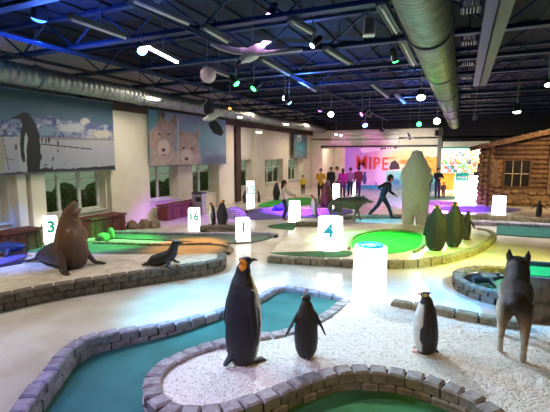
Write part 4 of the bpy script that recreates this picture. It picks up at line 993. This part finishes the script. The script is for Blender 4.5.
def sea_lion(label, loc, yaw, s, c1, c2, group=None, vox=.018):
    """sea lion propped on its foreflippers, nose pointing up; faces +X, tail to -X"""
    t = thing('sea_lion', label, 'sea lion statue', loc, yaw, group); V = lambda x, y, z: Vector((x, y, z))*s
    S = [('l', [(V(-.92,.1,.11), .10*s, .07*s), (V(-.72,.08,.16), .18*s, .14*s), (V(-.45,.04,.22), .25*s, .21*s), (V(-.18,0,.26), .29*s, .25*s), (V(.03,0,.32), .30*s, .29*s)]),
         ('l', [(V(.04,0,.10), .27*s, .29*s), (V(.05,0,.28), .30*s, .315*s), (V(.06,0,.45), .29*s, .31*s), (V(.06,0,.62), .26*s, .275*s), (V(.06,0,.78), .22*s, .225*s), (V(.07,0,.90), .18*s, .18*s), (V(.09,0,1.0), .145*s, .15*s)], (1,0,0)),
         ('l', [(V(.08,0,.97), .15*s), (V(.11,0,1.05), .14*s, .14*s), (V(.16,0,1.12), .105*s, .11*s), (V(.21,0,1.19), .07*s, .085*s), (V(.255,0,1.25), .045*s, .06*s)], (0,1,0)),
         ('l', [(V(.17,0,1.02), .085*s, .08*s), (V(.27,0,1.07), .05*s, .06*s), (V(.34,0,1.12), .03*s, .045*s)], (0,1,0)), ('b', V(.16,0,.86), (.11*s,.13*s,.16*s)), ('b', V(.2,.1,.6), (.12*s,.14*s,.2*s)), ('b', V(.2,-.1,.6), (.12*s,.14*s,.2*s)),
         ('b', V(.23,.03,1.20), .045*s), ('b', V(.23,-.03,1.20), .045*s)]
    for q in (1, -1):
        S.append(('l', [(V(.10,q*.22,.34), .09*s, .08*s), (V(.17,q*.31,.16), .07*s, .055*s), (V(.25,q*.36,.04), .07*s, .03*s), (V(.36,q*.40,.025), .06*s, .02*s), (V(.46,q*.43,.02), .03*s, .014*s)], (0,0,1)))
        S.append(('l', [(V(-.85,q*.06+.09,.08), .06*s, .04*s), (V(-1.02,q*.13+.09,.04), .06*s, .025*s), (V(-1.16,q*.2+.09,.03), .035*s, .015*s)], (0,0,1)))
        S.append(('b', V(.05,q*.12,1.06), .022*s))
    def colfn(co, no):
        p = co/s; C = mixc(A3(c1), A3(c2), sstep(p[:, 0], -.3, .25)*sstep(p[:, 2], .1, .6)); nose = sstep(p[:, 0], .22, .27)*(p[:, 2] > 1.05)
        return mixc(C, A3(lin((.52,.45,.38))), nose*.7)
    blob('body', S, max(vox, .015*s), colfn, 'hide_gloss', t)
    for q in (1, -1): MB().ball(V(.155,q*.105,1.115), .014*s, 5).build('eye', 'eye_black', t)
    MB().ball(V(.275,0,1.275), (.028*s,.035*s,.022*s), 6).build('nose', 'eye_black', t)
    return t
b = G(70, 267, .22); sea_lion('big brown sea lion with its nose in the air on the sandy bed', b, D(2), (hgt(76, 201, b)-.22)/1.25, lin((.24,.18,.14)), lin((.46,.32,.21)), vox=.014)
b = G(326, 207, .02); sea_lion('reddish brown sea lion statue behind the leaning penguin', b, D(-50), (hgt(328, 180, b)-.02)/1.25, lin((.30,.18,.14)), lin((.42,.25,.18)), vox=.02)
# small seal
b = G(165, 266, .22)
sl = thing('seal_pup', 'small dark seal pup raising its head near the bed kerb', 'seal statue', b, D(18))
k = .018
S = [('l', [((-.30,0,.05), .05, .035), ((-.22,0,.09), .10, .08), ((-.08,0,.12), .12, .10), ((.06,0,.17), .12, .11), ((.14,0,.25), .10, .10), ((.18,0,.34), .075, .075), ((.2,0,.41), .068, .068)], (0,1,0)),
     ('l', [((.19,0,.42), .07), ((.26,0,.43), .055, .05), ((.31,0,.425), .035, .03)])]
for q in (1, -1): S += [('l', [((.08,q*.08,.14), .05,.04), ((.13,q*.16,.05), .045,.025), ((.2,q*.21,.02), .035,.014)]), ('l', [((-.28,q*.02,.05), .04,.03), ((-.40,q*.07,.03), .04,.014)])]
blob('body', S, .012, col=lin((.17,.14,.13)), m='hide_gloss', parent=sl)
MB().ball((.345,0,.43), (.014,.018,.012), 5).build('nose', 'eye_black', sl)
for q in (1, -1): MB().ball((.26,q*.048,.452), .010, 5).build('eye', 'eye_black', sl)
# otter in the blue basin
b = G(480, 285, .06)
ot = thing('otter', 'dark otter statue lying in the blue-lit round basin', 'otter statue', b, D(10))
S = [('l', [((-.28,0,.06), .03), ((-.15,.01,.10), .10,.09), ((.0,.02,.13), .11,.10), ((.14,.02,.13), .09,.085), ((.26,.02,.16), .06,.06)]), ('l', [((.26,.02,.17), .065), ((.35,.02,.17), .045,.04)]), ('l', [((-.25,0,.06), .045), ((-.34,-.06,.04), .03), ((-.44,-.1,.02), .015)])]
for q in (1, -1): S += [('l', [((.14,q*.07,.10), .035), ((.2,q*.13,.03), .028)]), ('l', [((-.15,q*.07,.08), .04), ((-.12,q*.14,.03), .03)]), ('b', (.25,q*.05+.02,.22), .017)]
blob('body', S, .012, col=lin((.07,.06,.07)), m='hide_gloss', parent=ot)
MB().ball((.388,.02,.175), (.014,.018,.012), 5).build('nose', 'eye_black', ot)
# dark seal shape at the left edge
b = G(8, 254, .27)
se = thing('seal_pup', 'blue-lit dark seal lying at the left edge behind the sea lion tail', 'seal statue', b, D(10))
S = [('l', [((-.4,0,.06), .05,.035), ((-.25,0,.10), .11,.09), ((0,0,.13), .14,.12), ((.2,0,.14), .10,.10), ((.32,0,.17), .07,.07), ((.4,0,.17), .04)])]
for q in (1, -1): S += [('l', [((.12,q*.1,.10), .04), ((.16,q*.2,.02), .04,.015)]), ('l', [((-.38,q*.02,.05), .035), ((-.5,q*.08,.02), .035,.014)])]
blob('body', S, .014, col=lin((.14,.2,.32)), m='hide_gloss', parent=se); MB().ball((.435,0,.17), .014, 5).build('nose', 'eye_black', se)  # blue light is put into the hide colour

def quadruped(name, label, cat, loc, yaw, s, colfn, headup=1.0, vox=.011, tail='down', thin=1.0, stag=.0, bulk=1.0, hsc=1.0):
    """standing dog-like animal, faces +X; withers height is about .72*s"""
    t = thing(name, label, cat, loc, yaw); V = lambda x, y, z: Vector((x, y, z))*s; w_ = thin
    hg = hsc; hd = V(.50, 0, .58+.36*headup); nk = V(.40, 0, .62+.12*headup)
    k_ = bulk; S = [('l', [(V(-.40,0,.60), .085*s*w_, .10*s*k_), (V(-.33,0,.60), .125*s*w_, .14*s*k_), (V(-.18,0,.585), .145*s*w_, .14*s*k_), (V(.0,0,.57), .165*s*w_, .165*s*k_), (V(.2,0,.57), .175*s*w_, .19*s*k_), (V(.33,0,.60), .15*s*w_, .17*s*k_)]),
         ('l', [(V(.24,0,.62), .15*s*w_, .16*s*k_), (nk, .125*s*w_*hg, .125*s*k_*hg), (hd-V(.04,0,.04), .105*s*hg, .105*s*hg)], (0,1,0)),
         ('l', [(hd-V(.03,0,0), .10*s*hg, .098*s*hg), (hd+V(.06,0,-.005), .085*s*hg, .08*s*hg), (hd+V(.15,0,-.035), .05*s, .05*s), (hd+V(.245,0,-.05), .034*s, .034*s)])]
    for q in (1, -1):
        S.append(('l', [(hd+V(-.03,q*.066*hg,.055*hg), .045*s, .03*s), (hd+V(-.035,q*.076*hg,.10*hg), .04*s, .022*s), (hd+V(-.04,q*.078*hg,.155*hg), .014*s, .010*s)], (1,0,0)))
        fx = .27+stag*q*.5; hx = -.36-stag*q*.5
        S.append(('l', [(V(.27,q*.10,.52), .085*s, .07*s), (V(.26,q*.11,.40), .062*s, .055*s), (V((fx+.27)/2,q*.11,.27), .043*s), (V(fx,q*.11,.10), .033*s), (V(fx,q*.11,.035), .036*s), (V(fx+.05,q*.11,.025), .034*s, .022*s)], (0,1,0)))
        S.append(('l', [(V(-.32,q*.075,.58), .125*s, .10*s), (V(-.32,q*.095,.45), .115*s, .085*s), (V(-.33+(hx+.36)*.5,q*.11,.32), .065*s, .052*s), (V(hx-.085,q*.11,.215), .038*s, .034*s), (V(hx-.06,q*.11,.12), .031*s), (V(hx-.04,q*.11,.035), .034*s), (V(hx+.02,q*.11,.025), .034*s, .022*s)], (0,1,0)))
    if tail == 'down': S.append(('l', [(V(-.46,0,.62), .045*s), (V(-.55,0,.52), .06*s), (V(-.575,0,.38), .065*s), (V(-.56,0,.26), .04*s), (V(-.55,0,.2), .015*s)], (0,1,0)))
    blob('body', S, max(vox, .011*s), lambda co, no: colfn(co/s, no), 'hide', t, it=9)
    MB().ball(hd+V(.285,0,-.045), (.016*s,.022*s,.016*s), 6).build('nose', 'eye_black', t)
    for q in (1, -1): MB().ball(hd+V(.085,q*.062,.03), .013*s, 5).build('eye', 'eye_black', t)
    return t
def husky_col(p, no):
    dark, tan, pale = lin((.15,.125,.11)), lin((.52,.43,.33)), lin((.80,.76,.68)); n = len(p)
    side = np.abs(p[:, 1]); C = np.repeat(A3(dark), n, 0)
    lo = sstep(.50-p[:, 2], -.04, .12); C = mixc(C, A3(tan), lo)
    C = mixc(C, A3(pale), sstep(.30-p[:, 2], -.05, .15)*.55)
    C = mixc(C, A3(pale), sstep(p[:, 1], .085, .15)*sstep(.66-p[:, 2], 0, .1)*.8)
    C = mixc(C, A3(pale), (p[:, 0] > .55)*(p[:, 2] < .92)*1.0)
    C = mixc(C, A3(dark), (p[:, 0] < -.5)*sstep(p[:, 2], .3, .4)*1.0)
    return C
b0 = G(511, 356, .175); rz = math.atan2(b0.y, b0.x)
hs = (hgt(511, 262, b0+Vector((math.cos(rz), math.sin(rz), 0))*.0)-.175)
c = b0+Vector((math.cos(rz), math.sin(rz), 0))*.36*.92
quadruped('husky', 'grey and tan husky statue seen from behind on the pebble bed', 'husky statue', (c.x, c.y, .175), rz+.0, .93, husky_col, headup=.66, tail='none', thin=1.08, stag=-.14, bulk=.86, hsc=1.32)
def wolf_col(p, no):
    C = np.repeat(A3(lin((.36,.40,.34))), len(p), 0); C = mixc(C, A3(lin((.20,.23,.2))), sstep(p[:, 2], .62, .72)); return mixc(C, A3(lin((.55,.56,.5))), sstep(.35-p[:, 2], 0, .15))  # greenish tint is green light mixed into the grey coat
b = G(348, 221, .10)
quadruped('wolf', 'green-lit grey wolf statue walking right with its head lowered', 'wolf statue', b, D(20), 1.02, wolf_col, headup=.22, vox=.016, thin=1.2, stag=.22, bulk=1.12, hsc=1.1)
# polar bear standing upright, seen from behind
b = G(414.5, 224, .10); hb = hgt(412, 150, b)-.10; s = hb
pb = thing('polar_bear', 'tall white polar bear statue standing upright in the middle', 'bear statue', b, math.atan2(b.y, b.x)+.1)
V = lambda x, y, z: Vector((x, y, z))*s
S = [('l', [(V(0,0,.22), .165*s, .14*s), (V(0,0,.32), .178*s, .155*s), (V(.0,0,.45), .178*s, .16*s), (V(.0,0,.58), .172*s, .15*s), (V(.01,0,.70), .160*s, .13*s), (V(.02,0,.79), .15*s, .12*s), (V(.03,0,.87), .12*s, .10*s)], (1,0,0)),
     ('l', [(V(.03,0,.84), .10*s), (V(.05,0,.92), .09*s, .088*s), (V(.11,0,.945), .065*s, .06*s), (V(.19,0,.94), .042*s, .04*s), (V(.23,0,.935), .03*s)], (0,1,0))]
for q in (1, -1):
    S += [('b', V(.035,q*.055,.975), .018*s),
          ('l', [(V(.0,q*.075,.30), .10*s, .115*s), (V(.0,q*.088,.16), .085*s, .095*s), (V(.0,q*.09,.05), .08*s, .085*s), (V(.0,q*.09,.025), .078*s, .085*s), (V(.07,q*.09,.02), .07*s, .03*s)], (1,0,0)),
          ('l', [(V(.02,q*.13,.74), .06*s), (V(.06,q*.15,.62), .055*s), (V(.13,q*.12,.52), .045*s), (V(.19,q*.09,.50), .04*s), (V(.23,q*.08,.49), .03*s)])]
S.append(('b', V(-.16,0,.26), .03*s))
blob('body', S, .022, col=lin((.80,.81,.74)), m='hide', parent=pb)
MB().ball(V(.262,0,.938), (.012*s,.016*s,.012*s), 6).build('nose', 'eye_black', pb)
for q in (1, -1): MB().ball(V(.13,q*.055,.965), .008*s, 5).build('eye', 'eye_black', pb)

# hanging birds
def bird(name, label, loc, yaw, span, wing_l, wing_r, cbody, cwing, roll=0, ctip=None, pitch=0, vox=.010, axes=None):
    t = thing(name, label, 'hanging bird', loc); s = span
    S = [('l', [((-.20*s,0,0), .03*s,.012*s), ((-.12*s,0,0), .045*s,.04*s), ((0,0,0), .062*s,.062*s), ((.10*s,0,.005*s), .05*s,.052*s), ((.16*s,0,.012*s), .032*s,.034*s), ((.20*s,0,.016*s), .030*s,.030*s)])]
    S.append(('l', [((-.17*s,0,0), .035*s,.01*s), ((-.27*s,0,.0), .055*s,.008*s)]))
    for q, wg in ((1, wing_l), (-1, wing_r)):
        S.append(('l', [((a*s, q*b_*s, c_*s), ch_*s, max(.009, .014*s)) for a, b_, c_, ch_ in wg], (0,0,1)))
    def colfn(co, no):
        sp = np.abs(co[:, 1])/s; C = mixc(A3(cbody), A3(cwing), sstep(sp, .05, .10))
        if ctip: C = mixc(C, A3(ctip), sstep(sp, .36, .42))
        return C
    o = blob('body', S, vox, colfn, 'paint', t, it=3, clamp=False)
    bk_ = MB(); bk_.tube([(.22*s,0,.016*s), (.27*s,0,.010*s), (.295*s,0,-.004*s)], [.018*s,.011*s,.003*s], 8); bko = bk_.build('beak', 'beak_dark' , t, smooth=True)
    for q in (1, -1): MB().ball((.205*s,q*.024*s,.028*s), .006*s, 5).build('eye', 'eye_black', t)
    R = Matrix.Rotation(yaw, 4, 'Z')@Matrix.Rotation(pitch, 4, 'Y')@Matrix.Rotation(roll, 4, 'X')
    if axes:    # forward and left-wing directions of the pose
        X_ = Vector(axes[0]).normalized(); Y_ = Vector(axes[1]); Y_ = (Y_-X_*Y_.dot(X_)).normalized(); Z_ = X_.cross(Y_); R = Matrix((X_, Y_, Z_)).transposed().to_4x4()
    wr = MB(); Ri = R.inverted(); up = Ri@Vector((0,0,4.9-loc[2])); wr.tube([Vector((0,0,.03*s)), up], .005, 5); wr.build('hanging_wire', 'wire', t)
    t.rotation_euler = R.to_euler(); return t
p = GY(253, 53, 5.9)
bird('albatross', 'big white albatross with spread wings hanging under the ceiling', p, D(24.3-90-38), 1.75, [(.0,.03,.01,.085),(.05,.15,.03,.06),(.04,.30,.05,.045),(-.04,.46,.04,.018)], [(.0,.03,.01,.085),(.05,.15,.03,.06),(.04,.30,.05,.045),(-.04,.46,.04,.018)], lin((.92,.90,.88)), lin((.84,.85,.86)), axes=(-_r*.45-_u*.62-_f*.62, _r+_u*.17))
p = GY(212, 117, 9.0)
bird('eagle', 'dark-winged eagle with a white body hanging before the wolf banner', p, D(24.3+190), 1.12, [(.02,.03,.02,.08),(.02,.14,-.0,.12),(-.03,.26,-.03,.13),(-.09,.36,-.06,.08)], [(.02,.03,.01,.08),(.03,.16,.03,.12),(-.01,.30,.05,.13),(-.09,.42,.08,.07)], lin((.82,.80,.76)), lin((.10,.10,.12)), axes=(-_r*.85-_u*.35-_f*.35, -_r*.45+_u*.8), ctip=lin((.14,.13,.15)))
p = GY(409, 138, 18)
bird('gull', 'dark-winged gull hanging above the polar bear', p, D(24.3-10), 1.0, [(.02,.03,.02,.05),(.03,.15,.05,.06),(-.02,.36,.08,.03)], [(.02,.03,.02,.05),(.03,.15,.05,.06),(-.02,.36,.08,.03)], lin((.85,.84,.8)), lin((.12,.12,.14)), roll=D(25), vox=.014)

# ------------------------------------------------------------------ people
SKIN = lin((.80,.60,.48)); 
def cloth(nm, c): return mat('cloth_'+nm, hexc(c), .85, nscale=12, bump=.2)
for nm, c in [('black','17171c'),('navy','1f2436'),('jeans','2c3450'),('cream','d9c4bc'),('yellow','e0a930'),('lemon','e8c84a'),('magenta','b0209c'),('plum','4a2060'),('grey','7b7688'),('maroon','5a2030'),('brown','5b4030'),('blue','3040b0'),('hair','1c1614'),('hair2','3a241a'),('shoe','201c1e'),('rshoe','602028'),('white','d8d6d2')]: cloth(nm, c)
mat('skin', SKIN, .6)
def person(label, loc, h, yaw, top='black', legs='navy', hair='hair', shoe='shoe', pose=None, longhair=False, vox=.014, coat=False, kid=False, sleeves=True):
    t = thing('person', label, 'person', loc, yaw); J = dict(pel=(0,0,.52), chest=(0,0,.70), neck=(0,0,.825), head=(.008,0,.915))
    for s, q in (('L',1),('R',-1)): J.update({'sh'+s:(0,q*.105,.795), 'el'+s:(-.01,q*.135,.63), 'wr'+s:(.03,q*.135,.49), 'hip'+s:(0,q*.05,.50), 'kn'+s:(.01,q*.055,.28), 'an'+s:(-.005,q*.055,.045), 'to'+s:(.075,q*.062,.015)})
    if pose: J.update(pose)
    V = {k: Vector(v)*h for k, v in J.items()}; hs = 1.18 if kid else 1.0; hr = .060*h*hs
    S = [('b', V['head'], (hr*.92, hr*.82, hr*1.15)), ('l', [(V['neck']-Vector((0,0,.03*h)), .034*h), (V['head'], .032*h)], (1,0,0)),
         ('l', [(V['pel'], .075*h, .055*h), ((V['pel']+V['chest'])/2, .072*h, .05*h), (V['chest'], .09*h, .055*h), (V['neck']-Vector((0,0,.025*h)), .06*h, .04*h)], (1,0,0)),
         ('b', V['head']+Vector((hr*.95, 0, -hr*.12)), (.011*h,.009*h,.014*h)), ('b', V['head']+Vector((hr*.82, 0, -hr*.58)), (.008*h,.018*h,.006*h))]
    for s, q in (('L',1),('R',-1)):
        S.append(('b', V['head']+Vector((0, q*hr*.84, -hr*.05)), (.012*h,.007*h,.018*h)))
        S.append(('l', [(V['sh'+s], .031*h), (V['el'+s], .023*h), (V['wr'+s], .016*h)], (1,0,0)))
        S.append(('l', [(V['hip'+s], .05*h), (V['kn'+s], .034*h), (V['an'+s], .021*h)], (1,0,0))); S.append(('l', [(V['an'+s], .022*h), (V['to'+s], .018*h, .013*h)]))
        d = (V['wr'+s]-V['el'+s]).normalized(); side = d.cross(Vector((0,1,0))).normalized() if abs(d.y) < .9 else Vector((1,0,0)); pc = V['wr'+s]+d*.035*h
        S.append(('l', [(V['wr'+s], .016*h, .012*h), (pc, .020*h, .011*h), (pc+d*.018*h, .019*h, .010*h)], (0,1,0)))
        for k in range(4):
            o = side*(.013*(k-1.5)/1.5*h); L_ = (.032,.038,.036,.028)[k]*h
            S.append(('l', [(pc+d*.015*h+o, .0065*h), (pc+d*.015*h+o*1.15+d*L_*.6-Vector((0,q*.003*h,0)), .006*h), (pc+o*1.15+d*(L_+.012*h)-Vector((0,q*.010*h,0)), .005*h)], (0,1,0)))
        S.append(('l', [(pc-d*.012*h+side*.016*h, .007*h), (pc+d*.008*h+side*.034*h, .0055*h)], (0,1,0)))
    blob('body', S, vox*.8, m='skin', parent=t, it=1)
    e = .014*h
    C = [('l', [(V['pel']-Vector((0,0,.06*h if coat else .01*h)), .088*h, .07*h), (V['pel']+Vector((0,0,.03*h)), .085*h, .066*h), (V['chest'], .103*h, .072*h), (V['neck']-Vector((0,0,.035*h)), .082*h, .058*h), (V['neck']-Vector((0,0,.005*h)), .048*h, .045*h)], (1,0,0))]
    for s in 'LR':
        wz = V['wr'+s] if sleeves else V['el'+s]
        C.append(('l', [(V['sh'+s], .045*h), (V['el'+s], .036*h), (V['el'+s].lerp(wz, .92) if sleeves else V['el'+s].lerp(V['wr'+s], .05), .028*h)], (1,0,0)))
    blob('jacket' if coat else 'shirt', C, vox, m='cloth_'+top, parent=t, it=3)
    C = [('l', [(V['pel']-Vector((0,0,.03*h)), .082*h, .064*h), (V['pel']+Vector((0,0,.02*h)), .080*h, .06*h)], (1,0,0))]
    for s in 'LR': C.append(('l', [(V['hip'+s], .060*h), (V['kn'+s], .043*h), (V['kn'+s].lerp(V['an'+s], .88), .034*h)], (1,0,0)))
    blob('trousers', C, vox, m='cloth_'+legs, parent=t, it=2)
    for s in 'LR':
        b = MB(); a, c_ = V['an'+s], V['to'+s]; d = (c_-a); mid = a.lerp(c_, .5)
        b.tube([a-d*.35+Vector((0,0,-.012*h)), a+Vector((0,0,-.006*h)), mid, c_, c_+d*.12], [(.02*h,.018*h), (.029*h,.027*h), (.029*h,.022*h), (.025*h,.016*h), (.012*h,.009*h)], 10); b.build('shoe', 'cloth_'+shoe, t, smooth=True)
    b = [('b', V['head']+Vector((-hr*.14, 0, hr*.26)), (hr*1.0, hr*.96, hr*1.02)), ('b', V['head']+Vector((-hr*.4, 0, -hr*.1)), (hr*.75, hr*.85, hr*.9))]
    if longhair: b.append(('l', [(V['head']+Vector((-hr*.5,0,0)), hr*.85, hr*.6), (V['head']+Vector((-hr*.75,0,-hr*1.3)), hr*.8, hr*.5), (V['head']+Vector((-hr*.8,0,-hr*2.2)), hr*.5, hr*.3)], (1,0,0)))
    blob('hair', b, vox, m='cloth_'+hair, parent=t, it=2)
    for q in (1, -1): MB().ball(V['head']+Vector((hr*.8, q*hr*.36, hr*.02)), .007*h, 5).build('eye', 'eye_black', t)
    return t
def per(px, pb, pt, label, yaw, z=0.0, **k):
    b = G(px, pb, z); return person(label, b, hgt(px, pt, b)-z, D(yaw), **k)
run = dict(pel=(0,0,.50), chest=(.07,0,.68), neck=(.12,0,.80), head=(.165,0,.895), shL=(.10,.10,.775), shR=(.12,-.10,.775), elL=(-.07,.15,.68), wrL=(.04,.16,.60), elR=(.12,-.14,.62), wrR=(.22,-.13,.55),
           hipL=(0,.05,.48), hipR=(0,-.05,.48), knL=(-.09,.055,.29), anL=(-.27,.055,.10), toL=(-.22,.06,.025), knR=(.12,-.055,.28), anR=(.20,-.055,.055), toR=(.28,-.06,.02))
per(382, 218.5, 173.5, 'dark-clad running child striding right in front of the mural', 22, z=.02, top='black', legs='black', pose=run, vox=.012, kid=True)
lean_ = dict(elR=(.12,-.13,.66), wrR=(.24,-.12,.60), elL=(.13,.13,.66), wrL=(.25,.10,.61), knL=(.05,.055,.28), anL=(-.02,.055,.045), knR=(.07,-.055,.28))
per(284, 220, 180, 'child with dark hair and a pale cream top leaning on a plain glowing box', 25, top='cream', legs='jeans', hair='hair2', shoe='rshoe', pose=lean_, longhair=True, vox=.012, kid=True)
hold = dict(elL=(.06,.15,.66), wrL=(.17,.06,.66), elR=(.06,-.15,.66), wrR=(.17,-.06,.66))
per(303, 194, 175, 'small child in a yellow top by the window wall', -60, top='lemon', legs='brown', vox=.018, kid=True)
per(320.5, 199, 168, 'person in a yellow jacket and dark trousers behind the brown sea lion', -70, top='yellow', legs='black', pose=hold, coat=True, vox=.016)
per(330.5, 197, 166.5, 'person all in black left of the magenta coat', -110, top='black', legs='black', coat=True, vox=.016)
per(336.5, 195, 166, 'person in black with a white front right behind the magenta coat', 200, top='white', legs='black', coat=False, vox=.016)
per(342.5, 197, 168, 'person in a long magenta coat', 100, top='magenta', legs='plum', hair='hair2', coat=True, vox=.016, longhair=True)
per(350, 196, 167, 'person in a grey top right of the magenta coat', 120, top='grey', legs='jeans', coat=False, vox=.016, hair='hair2')
per(358, 196, 166, 'person in a maroon top near the left end of the mural', 140, top='maroon', legs='plum', coat=True, vox=.016)
per(437, 198, 167.5, 'adult in black with arms bent in front of the shop', -60, z=.02, top='black', legs='navy', pose=hold, coat=False, vox=.016)
per(443, 198, 182, 'small child in brown beside the adult in black', -100, z=.02, top='brown', legs='brown', hair='hair2', vox=.018, kid=True)
per(476.5, 192, 167, 'shopper in dark clothes at the right side of the shop opening', -120, top='black', legs='jeans', vox=.02)
per(428, 194, 170, 'person in dark clothes by the right end of the mural', 90, top='navy', legs='black', vox=.02)
# blue bag by the seated child
p = G(278.5, 211); bg = thing('blue_bundle', 'crumpled blue coat lying behind the seated child', 'coat', p, .3)
blob('fabric', [('b', (0,0,.12), (.22,.16,.13)), ('b', (.12,.05,.20), (.13,.12,.11)), ('b', (-.16,0,.06), (.12,.14,.07))], .02, m='cloth_blue', parent=bg)
